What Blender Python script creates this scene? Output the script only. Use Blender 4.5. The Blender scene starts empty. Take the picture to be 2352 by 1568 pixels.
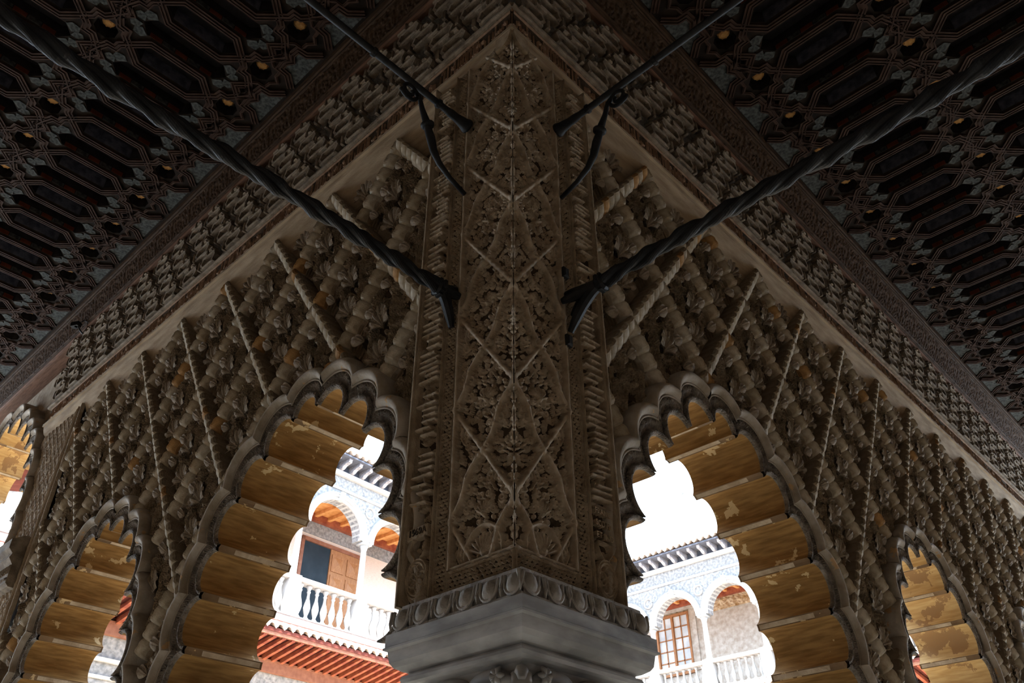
import bpy, bmesh, math, random
import numpy as np
from mathutils import Vector, Matrix
from mathutils.geometry import tessellate_polygon
random.seed(7); np.random.seed(7)
PI = math.pi
SC = bpy.context.scene
COL = SC.collection

# ------------------------------------------------------------------ camera
YAW, PITCH, ROLL = math.radians(43.427), math.radians(35.522), math.radians(-.213)
fwd = Vector((math.cos(PITCH)*math.cos(YAW), math.cos(PITCH)*math.sin(YAW), math.sin(PITCH)))
rgt = Vector((math.sin(YAW), -math.cos(YAW), 0)); up = rgt.cross(fwd)
r2 = math.cos(ROLL)*rgt + math.sin(ROLL)*up; u2 = -math.sin(ROLL)*rgt + math.cos(ROLL)*up
cam = bpy.data.cameras.new('camera'); camo = bpy.data.objects.new('camera', cam); COL.objects.link(camo)
cam.sensor_width = 36; cam.lens = 1880.8/2352*36; cam.clip_start = .05; cam.clip_end = 300
camo.matrix_world = Matrix(((r2.x, u2.x, -fwd.x, -3.0577), (r2.y, u2.y, -fwd.y, -2.8794), (r2.z, u2.z, -fwd.z, 1.6), (0, 0, 0, 1)))
SC.camera = camo

# ------------------------------------------------------------------ world, sun, exposure
w = bpy.data.worlds.new('sky'); SC.world = w; w.use_nodes = True
bg = w.node_tree.nodes['Background']; bg.inputs[0].default_value = (.66, .82, 1.0, 1); bg.inputs[1].default_value = 5.6
sun = bpy.data.lights.new('sun', 'SUN'); sun.energy = 21; sun.angle = math.radians(.6); sun.color = (1, .93, .82)
suno = bpy.data.objects.new('sun', sun); COL.objects.link(suno)
suno.rotation_euler = Vector((.30, .36, -1.0)).to_track_quat('-Z', 'Y').to_euler(); suno.location = (8, 8, 40)
SC.view_settings.view_transform = 'Standard'; SC.view_settings.look = 'None'
SC.view_settings.exposure = 0.5; SC.view_settings.gamma = 1; SC.view_settings.use_curve_mapping = False
SC.cycles.max_bounces = 7; SC.cycles.diffuse_bounces = 6; SC.cycles.glossy_bounces = 2; SC.cycles.sample_clamp_indirect = 12

# ------------------------------------------------------------------ materials
def nt(name):
    m = bpy.data.materials.new(name); m.use_nodes = True
    t = m.node_tree; b = t.nodes['Principled BSDF']
    return m, t, b
NOSPEC = ('lath', 'board', 'coffer', 'painted', 'cornice', 'lip_wood')
def mat(name, c1, c2=None, scale=6, rough=.85, bump=.0, bscale=60, detail=5, stops=(.35, .65), vscale=None, rand=None, metal=0, spec=.3, dist=.004, streak=None, patch=None, patch_t=.6, patch_s=3.0):
    """colour noise between c1 and c2, optional per-object tint (rand), streaks along one axis, peeled patches, fine bump"""
    m, t, b = nt(name); N = t.nodes; L = t.links
    b.inputs['Roughness'].default_value = rough; b.inputs['Metallic'].default_value = metal; b.inputs['Specular IOR Level'].default_value = .04 if any(k in name for k in NOSPEC) else spec
    tc = N.new('ShaderNodeTexCoord'); vec = tc.outputs['Object']
    if streak:
        mp = N.new('ShaderNodeMapping'); mp.inputs['Scale'].default_value = streak; L.new(vec, mp.inputs[0]); cvec = mp.outputs[0]
    else: cvec = vec
    no = N.new('ShaderNodeTexNoise'); no.inputs['Scale'].default_value = scale; no.inputs['Detail'].default_value = detail; L.new(cvec, no.inputs['Vector'])
    cr = N.new('ShaderNodeValToRGB'); cr.color_ramp.elements[0].position = stops[0]; cr.color_ramp.elements[1].position = stops[1]
    cr.color_ramp.elements[0].color = (*c1, 1); cr.color_ramp.elements[1].color = (*(c2 or c1), 1)
    L.new(no.outputs['Fac'], cr.inputs[0]); out = cr.outputs[0]
    if rand:
        oi = N.new('ShaderNodeObjectInfo'); rr = N.new('ShaderNodeValToRGB'); rr.color_ramp.interpolation = 'CONSTANT'
        els = rr.color_ramp.elements
        for i, (p, c) in enumerate(rand):
            e = els[i] if i < 2 else els.new(p)
            e.position = p; e.color = (*c, 1)
        L.new(oi.outputs['Random'], rr.inputs[0])
        mx = N.new('ShaderNodeMixRGB'); mx.blend_type = 'MULTIPLY'; mx.inputs[0].default_value = 1
        L.new(out, mx.inputs[1]); L.new(rr.outputs[0], mx.inputs[2]); out = mx.outputs[0]
    if patch:
        n2 = N.new('ShaderNodeTexNoise'); n2.inputs['Scale'].default_value = patch_s; n2.inputs['Detail'].default_value = 7; n2.inputs['Roughness'].default_value = .62
        oi = N.new('ShaderNodeObjectInfo'); ad = N.new('ShaderNodeVectorMath'); ad.operation = 'ADD'
        sc_ = N.new('ShaderNodeVectorMath'); sc_.operation = 'SCALE'; cmb = N.new('ShaderNodeCombineXYZ')
        L.new(oi.outputs['Random'], cmb.inputs[0]); L.new(cmb.outputs[0], sc_.inputs[0]); sc_.inputs['Scale'].default_value = 37
        L.new(vec, ad.inputs[0]); L.new(sc_.outputs[0], ad.inputs[1]); L.new(ad.outputs[0], n2.inputs['Vector'])
        r3 = N.new('ShaderNodeValToRGB'); r3.color_ramp.elements[0].position = patch_t; r3.color_ramp.elements[1].position = patch_t+.006
        L.new(n2.outputs['Fac'], r3.inputs[0]); mx = N.new('ShaderNodeMixRGB'); L.new(r3.outputs[0], mx.inputs[0])
        L.new(out, mx.inputs[1]); mx.inputs[2].default_value = (*patch, 1); out = mx.outputs[0]
    L.new(out, b.inputs['Base Color'])
    if bump:
        bn = N.new('ShaderNodeTexNoise'); bn.inputs['Scale'].default_value = bscale; bn.inputs['Detail'].default_value = 6; L.new(cvec if streak else vec, bn.inputs['Vector'])
        bh = bn.outputs['Fac']
        if vscale:
            vo = N.new('ShaderNodeTexVoronoi'); vo.inputs['Scale'].default_value = vscale; L.new(vec, vo.inputs['Vector'])
            ma = N.new('ShaderNodeMath'); ma.operation = 'ADD'; L.new(vo.outputs['Distance'], ma.inputs[0]); L.new(bh, ma.inputs[1]); bh = ma.outputs[0]
        bp = N.new('ShaderNodeBump'); bp.inputs['Strength'].default_value = bump; bp.inputs['Distance'].default_value = dist
        L.new(bh, bp.inputs['Height']); L.new(bp.outputs[0], b.inputs['Normal'])
    return m

M = {}
M['stucco'] = mat('carved_plaster', (.24, .172, .108), (.39, .305, .215), 7, bump=.9, bscale=45, dist=.01)
M['panel'] = mat('deep_carved_panel_plaster', (.28, .205, .135), (.46, .37, .275), 10, bump=.5, bscale=120, dist=.006)
M['ground'] = mat('dark_umber_painted_ground', (.040, .027, .018), (.095, .066, .043), 12, bump=.4, bscale=60)  # colour of carved recesses: deep shade and some soot painted in
M['foliage'] = mat('weathered_foliage_plaster', (.21, .148, .088), (.37, .285, .195), 9, bump=1.0, bscale=70, vscale=55, dist=.02)
M['block'] = mat('dusty_block_plaster', (.26, .20, .135), (.50, .43, .335), 11, bump=.6, bscale=40, dist=.008,
                 rand=[(0, (1, 1, 1)), (.30, (.80, .78, .74)), (.55, (1.08, 1.12, 1.18)), (.72, (.9, .86, .8)), (.94, (.95, .64, .34))])
M['leaf'] = mat('grey_carved_leaf_plaster', (.20, .15, .10), (.34, .28, .22), 20, bump=.7, bscale=90, dist=.01)
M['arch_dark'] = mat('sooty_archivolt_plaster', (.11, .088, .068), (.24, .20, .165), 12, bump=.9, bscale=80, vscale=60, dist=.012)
M['arch_roll'] = mat('dusty_roll_plaster', (.24, .19, .135), (.42, .36, .30), 5, bump=.6, bscale=40, dist=.008, patch=(.45, .28, .14), patch_t=.62, patch_s=5)
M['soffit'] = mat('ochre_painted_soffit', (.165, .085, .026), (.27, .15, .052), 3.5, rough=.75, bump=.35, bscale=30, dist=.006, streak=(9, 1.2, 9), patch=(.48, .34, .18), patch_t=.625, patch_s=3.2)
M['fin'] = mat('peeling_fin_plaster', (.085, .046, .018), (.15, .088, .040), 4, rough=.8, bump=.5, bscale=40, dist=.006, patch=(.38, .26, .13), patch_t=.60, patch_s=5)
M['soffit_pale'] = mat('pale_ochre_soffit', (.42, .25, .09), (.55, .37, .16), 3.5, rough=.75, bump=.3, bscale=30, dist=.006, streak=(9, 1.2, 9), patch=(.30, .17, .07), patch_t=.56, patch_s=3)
M['cavetto'] = mat('pale_tan_plaster', (.28, .20, .125), (.44, .335, .225), 3, bump=.5, bscale=30, dist=.008, streak=(1, 4, 5))
M['script'] = mat('red_brown_inscription_plaster', (.22, .125, .075), (.36, .235, .155), 10, bump=.7, bscale=70, dist=.008)
M['frieze'] = mat('grey_tan_strapwork_plaster', (.14, .102, .068), (.28, .22, .16), 9, bump=.8, bscale=60, dist=.01)
M['frieze_blue'] = mat('faded_blue_ground_plaster', (.16, .15, .14), (.25, .23, .20), 14, bump=1, bscale=80, vscale=40, dist=.02)
M['wood_cornice'] = mat('brown_cornice_wood', (.036, .021, .013), (.078, .047, .028), 5, rough=.6, bump=.6, bscale=40, dist=.008, streak=(1.2, 8, 8))
M['wood_lip'] = mat('red_brown_lip_wood', (.10, .052, .032), (.16, .086, .055), 5, rough=.6, bump=.4, streak=(1, 8, 8))
M['lath'] = mat('dark_red_brown_lath_wood', (.034, .018, .012), (.062, .036, .026), 6, rough=.6, bump=.3)
M['board'] = mat('dark_ceiling_board', (.011, .008, .006), (.024, .016, .012), 6, rough=.7, bump=.3)
M['painted'] = mat('grey_green_painted_panel', (.026, .028, .026), (.088, .092, .088), 22, rough=.7, bump=.4, bscale=40)
M['coffer'] = mat('black_coffer_wood', (.018, .016, .016), (.035, .032, .034), 8, rough=.8)
M['coffer_pale'] = mat('faded_blue_coffer_side', (.05, .05, .065), (.12, .12, .14), 14, rough=.8)
M['coffer_red'] = mat('faded_red_coffer_side', (.11, .028, .014), (.19, .055, .03), 8, rough=.7)
M['gilt'] = mat('gilded_boss', (.42, .19, .05), (.60, .32, .10), 18, rough=.5, bump=.6, bscale=30)
M['iron'] = mat('black_wrought_iron', (.008, .008, .009), (.020, .020, .022), 12, rough=.6, bump=.5, bscale=60, spec=.25)
M['rod'] = mat('dusty_twisted_iron', (.005, .005, .006), (.015, .015, .017), 8, rough=.6, bump=.6, bscale=40, spec=.25, dist=.006)
M['marble'] = mat('grey_marble', (.25, .24, .235), (.46, .45, .44), 3.5, rough=.55, bump=.25, bscale=12, detail=8, streak=(1, 1, 3), dist=.006)
M['impost'] = mat('worn_grey_impost_stone', (.26, .235, .21), (.46, .43, .40), 9, bump=.8, bscale=50, dist=.01)
M['plain'] = mat('aged_gallery_plaster', (.20, .155, .115), (.26, .205, .155), 2, bump=.2)
M['floor'] = mat('stone_floor', (.62, .52, .39), (.70, .60, .46), 2, bump=.1)
M['white'] = mat('white_palace_plaster', (.38, .37, .36), (.46, .45, .44), 3, bump=.2, bscale=30)
M['carved_white'] = mat('pale_carved_stucco', (.17, .17, .175), (.33, .32, .32), 9, bump=.7, bscale=10, vscale=5, dist=.03)
M['tan_carved'] = mat('tan_carved_stucco', (.30, .17, .07), (.56, .44, .30), 5, bump=1, bscale=12, vscale=8, dist=.05)
M['beige'] = mat('beige_patterned_wall', (.34, .28, .225), (.48, .43, .385), 5, bump=.5, bscale=10, dist=.02)
M['brick'] = mat('pale_pink_brick', (.60, .46, .38), (.72, .60, .52), 8, streak=(1, 1, 14))
M['orange_wood'] = mat('orange_gallery_ceiling_wood', (.55, .22, .06), (.72, .34, .12), 5, rough=.6)
M['door_wood'] = mat('orange_brown_door_wood', (.24, .095, .035), (.36, .165, .07), 6, rough=.5, streak=(8, 8, 1))
M['door_frame'] = mat('red_brown_frame_wood', (.19, .07, .04), (.26, .11, .065), 6, rough=.5)
M['rafter'] = mat('terracotta_rafter_wood', (.19, .040, .022), (.32, .095, .045), 5, rough=.6)
M['dark_red'] = mat('dark_red_eave_board', (.10, .03, .025), (.16, .05, .04), 5)
M['corbel'] = mat('grey_violet_corbel_wood', (.20, .19, .21), (.42, .40, .42), 10, bump=.6, bscale=20)
M['slate'] = mat('dark_slate_soffit_wood', (.06, .065, .085), (.09, .095, .12), 5)
M['tile'] = mat('pale_roof_tile', (.62, .52, .45), (.74, .66, .6), 6)
M['void'] = mat('dark_doorway', (.012, .02, .028), (.02, .03, .04), 2)
M['glass'] = mat('pale_window_glass', (.42, .44, .47), (.60, .62, .64), 2, rough=.12, spec=.6)
M['black'] = mat('black_plastic', (.01, .01, .01), (.015, .015, .015), 2, rough=.4)

# ------------------------------------------------------------------ mesh helpers
def me_from(name, V, F, mats=None, mi=None, smooth=False):
    me = bpy.data.meshes.new(name); me.from_pydata([tuple(v) for v in V], [], [tuple(f) for f in F]); 
    for m in (mats or []): me.materials.append(m)
    if mi is not None: me.polygons.foreach_set('material_index', mi)
    if smooth: me.polygons.foreach_set('use_smooth', [True]*len(me.polygons))
    me.update(); return me
def fixn(me):
    bm = bmesh.new(); bm.from_mesh(me); bmesh.ops.recalc_face_normals(bm, faces=bm.faces); bm.to_mesh(me); bm.free(); return me
def grid_mesh(name, S, Nn, Z, mask=None, m=None, smooth=True, ground=None, low=None):
    """S, Nn, Z: 2D arrays (rows, cols); mask over quads"""
    r, c = S.shape; V = np.stack([S, Nn, Z], -1).reshape(-1, 3).astype(np.float32)
    i = np.arange(r*c).reshape(r, c); Q = np.stack([i[:-1, :-1], i[:-1, 1:], i[1:, 1:], i[1:, :-1]], -1).reshape(-1, 4)
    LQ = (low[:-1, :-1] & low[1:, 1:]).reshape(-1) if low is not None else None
    if mask is not None:
        Q = Q[mask.reshape(-1)]
        if LQ is not None: LQ = LQ[mask.reshape(-1)]
    if len(Q) == 0: return None
    used = np.unique(Q); re = np.full(len(V), -1); re[used] = np.arange(len(used)); V = V[used]; Q = re[Q]
    me = bpy.data.meshes.new(name); me.vertices.add(len(V)); me.vertices.foreach_set('co', V.ravel())
    me.loops.add(Q.size); me.loops.foreach_set('vertex_index', Q.ravel().astype(np.int32))
    me.polygons.add(len(Q)); me.polygons.foreach_set('loop_start', np.arange(0, Q.size, 4, dtype=np.int32))
    me.polygons.foreach_set('use_smooth', np.full(len(Q), smooth))
    me.update(calc_edges=True)
    if m: me.materials.append(m)
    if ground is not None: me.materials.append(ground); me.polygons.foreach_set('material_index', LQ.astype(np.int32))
    return me
def link(name, me, parent=None, loc=None, rot=None, mtx=None, scale=None):
    o = bpy.data.objects.new(name, me); COL.objects.link(o)
    if parent: o.parent = parent
    if mtx is not None: o.matrix_basis = mtx
    else:
        if loc is not None: o.location = loc
        if rot is not None: o.rotation_euler = rot
        if scale is not None: o.scale = scale
    return o
def tag(o, label=None, cat=None, group=None, kind=None):
    for k, v in (('label', label), ('category', cat), ('group', group), ('kind', kind)):
        if v: o[k] = v
    return o
class MB:
    """collects primitives into one mesh"""
    def __init__(s): s.V = []; s.F = []; s.I = []
    def add(s, V, F, mi=0):
        b = len(s.V); s.V += [tuple(v) for v in V]; s.F += [tuple(b+i for i in f) for f in F]; s.I += [mi]*len(F)
    def box(s, x0, x1, y0, y1, z0, z1, mi=0):
        V = [(x, y, z) for x in (x0, x1) for y in (y0, y1) for z in (z0, z1)]
        s.add(V, [(0, 1, 3, 2), (4, 6, 7, 5), (0, 4, 5, 1), (2, 3, 7, 6), (0, 2, 6, 4), (1, 5, 7, 3)], mi)
    def bev(s, x0, x1, y0, y1, z0, z1, b, mi=0):
        """box whose +y face (towards the viewer in wall space) is chamfered"""
        V = [(x0, y0, z0), (x1, y0, z0), (x1, y0, z1), (x0, y0, z1), (x0, y1-b, z0), (x1, y1-b, z0), (x1, y1-b, z1), (x0, y1-b, z1),
             (x0+b, y1, z0+b), (x1-b, y1, z0+b), (x1-b, y1, z1-b), (x0+b, y1, z1-b)]
        F = [(0, 1, 2, 3), (8, 9, 10, 11)]
        for k in range(4):
            j = (k+1) % 4; F += [(k, j, 4+j, 4+k), (4+k, 4+j, 8+j, 8+k)]
        s.add(V, F, mi)
    def prism(s, poly, y0, y1, mi=0, plane='xz'):
        n = len(poly); f = (lambda p, y: (p[0], y, p[1])) if plane == 'xz' else (lambda p, y: (p[0], p[1], y)) if plane == 'xy' else (lambda p, y: (y, p[0], p[1]))
        V = [f(p, y0) for p in poly]+[f(p, y1) for p in poly]
        tri = tessellate_polygon([[Vector((p[0], p[1], 0)) for p in poly]])
        F = [tuple(t) for t in tri]+[tuple(n+i for i in t) for t in tri]+[(i, (i+1) % n, n+(i+1) % n, n+i) for i in range(n)]
        s.add(V, F, mi)
    def lathe(s, prof, c=(0, 0, 0), seg=12, mi=0, caps=True):
        b = []; V = []
        for r, z in prof:
            for k in range(seg):
                a = 2*PI*k/seg; V.append((c[0]+r*math.cos(a), c[1]+r*math.sin(a), c[2]+z))
        F = [(i*seg+k, i*seg+(k+1) % seg, (i+1)*seg+(k+1) % seg, (i+1)*seg+k) for i in range(len(prof)-1) for k in range(seg)]
        if caps: F += [tuple(range(seg)), tuple(range((len(prof)-1)*seg, len(prof)*seg))]
        s.add(V, F, mi)
    def tube(s, pts, rad, seg=8, mi=0, twist=0, lobes=0, lob=.0):
        pts = [Vector(p) for p in pts]; V = []; n = len(pts)
        ref = Vector((0, 0, 1))
        for i, p in enumerate(pts):
            t = (pts[min(i+1, n-1)]-pts[max(i-1, 0)]).normalized()
            a = t.cross(ref); a = a.normalized() if a.length > 1e-3 else t.cross(Vector((1, 0, 0))).normalized(); b = t.cross(a)
            r = rad[i] if isinstance(rad, (list, tuple)) else rad
            tw = twist[i] if isinstance(twist, (list, tuple)) else 0
            for k in range(seg):
                th = 2*PI*k/seg; rr = r*(1+lob*abs(math.cos(lobes*th/2)) if lobes else 1)
                V.append(p+a*(rr*math.cos(th+tw))+b*(rr*math.sin(th+tw)))
        F = [(i*seg+k, i*seg+(k+1) % seg, (i+1)*seg+(k+1) % seg, (i+1)*seg+k) for i in range(n-1) for k in range(seg)]
        F += [tuple(range(seg)), tuple(range((n-1)*seg, n*seg))]
        s.add(V, F, mi)
    def mesh(s, name, mats, smooth=False):
        if not isinstance(mats, (list, tuple)): mats = [mats]
        return fixn(me_from(name, s.V, s.F, mats, s.I, smooth))
def sweep(name, prof, s0, s1, m, steps=1, smooth=False, jit=0):
    """profile (n, z) swept along s"""
    mb = MB(); k = len(prof); V = []; xs = np.linspace(s0, s1, steps+1)
    for x in xs:
        V += [(x, p[0]+random.uniform(-jit, jit), p[1]+random.uniform(-jit, jit)) for p in prof]
    F = [(i*k+j, (i+1)*k+j, (i+1)*k+j+1, i*k+j+1) for i in range(steps) for j in range(k-1)]
    F += [tuple(range(k)), tuple(range(steps*k, (steps+1)*k))]
    mb.add(V, F); return mb.mesh(name, m, smooth)

# ------------------------------------------------------------------ relief canvas
def vnoise(nz, ns, cell, seed=0):
    rs = np.random.RandomState(seed); gz, gs = int(nz/cell)+3, int(ns/cell)+3; g = rs.rand(gz, gs)
    z = np.arange(nz)/cell; s = np.arange(ns)/cell; iz = z.astype(int); is_ = s.astype(int); fz = (z-iz)[:, None]; fs = (s-is_)[None]
    fz = fz*fz*(3-2*fz); fs = fs*fs*(3-2*fs)
    return (g[iz][:, is_]*(1-fz)*(1-fs)+g[iz+1][:, is_]*fz*(1-fs)+g[iz][:, is_+1]*(1-fz)*fs+g[iz+1][:, is_+1]*fz*fs)
class Canvas:
    def __init__(c, s0, s1, z0, z1, res):
        c.res = res; c.s = np.linspace(s0, s1, max(2, int(round((s1-s0)/res))+1)); c.z = np.linspace(z0, z1, max(2, int(round((z1-z0)/res))+1))
        c.H = np.zeros((len(c.z), len(c.s)))
    def win(c, s0, s1, z0, z1):
        a, b = np.searchsorted(c.s, [s0, s1]); d, e = np.searchsorted(c.z, [z0, z1])
        if a >= b or d >= e: return None
        S, Z = np.meshgrid(c.s[a:b], c.z[d:e]); return (slice(d, e), slice(a, b)), S, Z
    def seg(c, p, q, r, h, flat=False, base=0):
        w_ = c.win(min(p[0], q[0])-r, max(p[0], q[0])+r, min(p[1], q[1])-r, max(p[1], q[1])+r)
        if not w_: return
        sl, S, Z = w_; dx, dz = q[0]-p[0], q[1]-p[1]; L2 = dx*dx+dz*dz+1e-12
        t = np.clip(((S-p[0])*dx+(Z-p[1])*dz)/L2, 0, 1); d = np.hypot(S-p[0]-t*dx, Z-p[1]-t*dz)
        v = base*(d < r)+(h*np.clip((r-d)/(c.res*1.2), 0, 1) if flat else h*np.sqrt(np.clip(1-(d/r)**2, 0, 1)))
        c.H[sl] = np.maximum(c.H[sl], v)
    def poly(c, pts, r, h, **k):
        for p, q in zip(pts[:-1], pts[1:]): c.seg(p, q, r, h, **k)
    def dot(c, x, z, r, h):
        w_ = c.win(x-r, x+r, z-r, z+r)
        if not w_: return
        sl, S, Z = w_; d = np.hypot(S-x, Z-z); c.H[sl] = np.maximum(c.H[sl], h*np.sqrt(np.clip(1-(d/r)**2, 0, 1)))
    def fan(c, x, z, ang, size, h, ribs=5, spread=1.15, base=0):
        w_ = c.win(x-size, x+size, z-size, z+size)
        if not w_: return
        sl, S, Z = w_; dx, dz = S-x, Z-z; r = np.hypot(dx, dz)/size; a = (np.arctan2(dz, dx)-ang+PI) % (2*PI)-PI
        u = a/spread; edge = .8+.2*np.abs(np.cos(u*ribs*PI/2)); ok = (np.abs(u) < 1) & (r < edge) & (r > .08)
        v = h*(.35+.65*np.abs(np.sin(u*ribs*PI/2+PI/2*(ribs % 2))))*(1-.35*r)*ok*np.clip((edge-r)/.12, 0, 1)+base*ok
        c.H[sl] = np.maximum(c.H[sl], v)
    def spiral(c, x, z, size, h, turns=1.4, rot=0, r=.2):
        pts = []
        for i in range(15):
            t = i/14; a = rot+turns*2*PI*t; rr = size*(1-.75*t); pts.append((x+rr*math.cos(a), z+rr*math.sin(a)))
        c.poly(pts, size*r, h)
    def mesh(c, name, n0, m, mask=None, rough=.0, seed=3, smooth=True, ground=None, gth=.01):
        H = c.H.copy(); low = (H < gth) if ground is not None else None  # low parts of the relief take the painted recess shade
        if rough: H += rough*(vnoise(*H.shape, 6, seed)-.5)+rough*.6*(vnoise(*H.shape, 2.5, seed+1)-.5)
        S, Z = np.meshgrid(c.s, c.z); return grid_mesh(name, S, n0+H, Z, mask, m, smooth, ground, low)

# wall frames: local (s along the wall, n towards the gallery, z up)
FL = Matrix(((0, -1, 0, 0), (1, 0, 0, 0), (0, 0, 1, 0), (0, 0, 0, 1)))
FR = Matrix(((1, 0, 0, 0), (0, -1, 0, 0), (0, 0, 1, 0), (0, 0, 0, 1)))

# ------------------------------------------------------------------ arches
SHAPE_L = [(.17, 5.12), (.53, 4.88), (.87, 4.60), (1.05, 4.22), (1.17, 3.84), (1.26, 3.42), (1.28, 2.98)]
SHAPE_R = [(.18, 5.11), (.585, 4.88), (.905, 4.585), (1.19, 4.25), (1.385, 3.84), (1.48, 3.41), (1.50, 2.98)]
SHAPE_C = [(.27, 8.76), (.87, 8.49), (1.38, 8.18), (1.78, 7.87), (2.14, 7.42), (2.42, 6.95), (2.50, 6.45), (2.50, 5.95)]
class Arch:
    def __init__(a, c, shape, off=.23, fin=.06):
        a.c = c; a.off = off
        pts = [(c+x, z) for x, z in reversed(shape)]; pts = [(2*c-p[0], p[1]) for p in pts]+[(c+x, z) for x, z in shape]
        a.cusps = pts; n = len(pts); a.dir = []
        for i in range(n):
            p, q = pts[max(i-1, 0)], pts[min(i+1, n-1)]; t = Vector((q[0]-p[0], q[1]-p[1])).normalized(); a.dir.append(Vector((-t.y, t.x)))
        a.dir[0] = Vector((-1, 0)); a.dir[-1] = Vector((1, 0))
        a.lobes = []; a.nn = []
        for i in range(n-1):
            P, Q = Vector(pts[i]), Vector(pts[i+1]); t = (Q-P).normalized(); nn = Vector((-t.y, t.x))
            P2, Q2 = P+t*fin*.5, Q-t*fin*.5; ch = (Q2-P2).length; sg = ch*.485
            r = (ch*ch/4+sg*sg)/(2*sg); O = (P2+Q2)/2+nn*(sg-r)
            a.lobes.append((O, r, P2, Q2, i)); a.nn.append(nn)
    def ring(a, k, d, m=14):
        """points on lobe k at outward offset d, clipped at the bisectors through its cusps"""
        O, r, P, Q, i = a.lobes[k]; O = O+a.nn[k]*(d*.42); R = r+d*.74
        def ang(C, D, pt, end):
            if d <= 1e-6: v = pt-O; return math.atan2(v.y, v.x)
            w_ = C-O; b_ = w_.dot(D); cc = w_.dot(w_)-R*R; disc = b_*b_-cc
            if disc <= 0: v = pt-O; return math.atan2(v.y, v.x)
            t = -b_+math.sqrt(disc); v = w_+D*t; return math.atan2(v.y, v.x)
        a0 = ang(Vector(a.cusps[i]), a.dir[i], P, 0); a1 = ang(Vector(a.cusps[i+1]), a.dir[i+1], Q, 1)
        while a1 > a0: a1 -= 2*PI
        if a0-a1 > 5.5: a1 = a0-.3
        return [(O.x+R*math.cos(a0+(a1-a0)*j/m), O.y+R*math.sin(a0+(a1-a0)*j/m)) for j in range(m+1)]
    def outline(a, d, m=8):
        o = []
        for k in range(len(a.lobes)): o += a.ring(k, d, m)
        return o
    def build(a, wall, label, pale=False, depth=.78, front=-.075):
        root = link('arch', None, wall); 
        root['label'] = label
        for k in range(len(a.lobes)):
            m = 18
            R0 = a.ring(k, 0, m)
            V = [(p[0], front, p[1]) for p in R0]+[(p[0], -depth, p[1]) for p in R0]; n = m+1
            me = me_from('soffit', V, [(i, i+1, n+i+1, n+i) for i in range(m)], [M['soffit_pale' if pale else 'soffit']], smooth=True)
            link('soffit', me, root)
            # fin between this lobe and the next
            if k < len(a.lobes)-1:
                p, q = a.lobes[k][3], a.lobes[k+1][2]; c = Vector(a.cusps[k+1])
                V = [(p.x, front+.0, p.y), (c.x, front+.01, c.y), (q.x, front, q.y), (p.x, -depth, p.y), (c.x, -depth, c.y), (q.x, -depth, q.y)]
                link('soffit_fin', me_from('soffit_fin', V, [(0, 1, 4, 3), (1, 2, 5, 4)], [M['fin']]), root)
            def ringmesh(name, prof, mt, mm=28, disp=None):
                rows = [a.ring(k, d, mm) for d, nn in prof]
                S = np.array([[p[0] for p in r_] for r_ in rows]); Z = np.array([[p[1] for p in r_] for r_ in rows]); N_ = np.array([[nn]*(mm+1) for d, nn in prof], float)
                if disp is not None: N_ += disp(len(prof), mm+1)
                link(name, grid_mesh(name, S, N_+front+.0, Z, None, mt), root)
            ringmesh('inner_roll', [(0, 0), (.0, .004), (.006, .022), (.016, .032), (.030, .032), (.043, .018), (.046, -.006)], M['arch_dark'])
            def lf(r_, c_):
                j = np.arange(c_)[None]; i = np.arange(r_)[:, None]/(r_-1); x = j/(c_-1)*11
                d_ = np.where(i < .42, .010*np.abs(np.sin(x*PI*2+i*9)), .018*np.abs(np.cos((x % 1-.5)*PI*2.5*(.4+i)))*(np.sin(PI*np.clip((i-.42)/.58, 0, 1))**.5))
                return d_
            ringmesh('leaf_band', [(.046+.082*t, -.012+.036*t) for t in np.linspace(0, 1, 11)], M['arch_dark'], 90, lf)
            ringmesh('outer_roll', [(.128, .012), (.130, .034), (.140, .034), (.142, .020), (.147, .030), (.158, .056), (.178, .076), (.198, .080), (.218, .066), (.230, .042), (.236, .01), (.238, -.06), (.238, -.15)], M['arch_roll'])
        return root

def inside(poly, X, Y):
    """vectorised point in polygon"""
    c = np.zeros(X.shape, bool); n = len(poly)
    for i in range(n):
        x1, y1 = poly[i]; x2, y2 = poly[(i+1) % n]
        if y1 == y2: continue
        k = ((y1 > Y) != (y2 > Y)) & (X < (x2-x1)*(Y-y1)/(y2-y1)+x1); c ^= k
    return c

# ------------------------------------------------------------------ shared relief pieces
PROF_B = [(.030, -.24, 0, 0), (.030, -.020, .3, 1), (.024, -.004, .5, 1), (.008, .004, .8, .8), (-.020, -.006, 1, 0), (-.055, -.028, 1, 0), (-.088, -.062, .8, 0), (-.098, -.085, .4, 0),
          (-.112, -.085, .3, 0), (-.113, -.104, .3, 0), (-.128, -.104, .25, 0), (-.129, -.123, .2, 0), (-.146, -.123, .15, 0), (-.148, -.142, .1, 0), (-.168, -.146, .1, 0), (-.172, -.18, 0, 0)]
def block_mesh(name, ln):
    """one lobe of a lattice rib: local x down the rib, y outwards, z across; steep upper side (+z), bulging lower flank (-z)"""
    K = 10; n = len(PROF_B); V = []; F = []; I = []
    for i in range(K):
        t = i/(K-1); f = math.sin(PI*t**1.35)**.65 if 0 < t < 1 else 0; g = abs(math.sin(2*PI*t))**.7
        for z, y, b, c in PROF_B: V.append(((t-.5)*ln, y+.030*b*f+.014*c*g, z-.016*b*f))
    for i in range(K-1):
        for j in range(n-1):
            F.append((i*n+j, (i+1)*n+j, (i+1)*n+j+1, i*n+j+1)); I.append(0 if 1 <= j < 7 else 1)
    F += [tuple(range(n)), tuple(range((K-1)*n, K*n))]; I += [0, 0]
    return fixn(me_from(name, V, F, [M['block'], M['stucco']], I))
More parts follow.
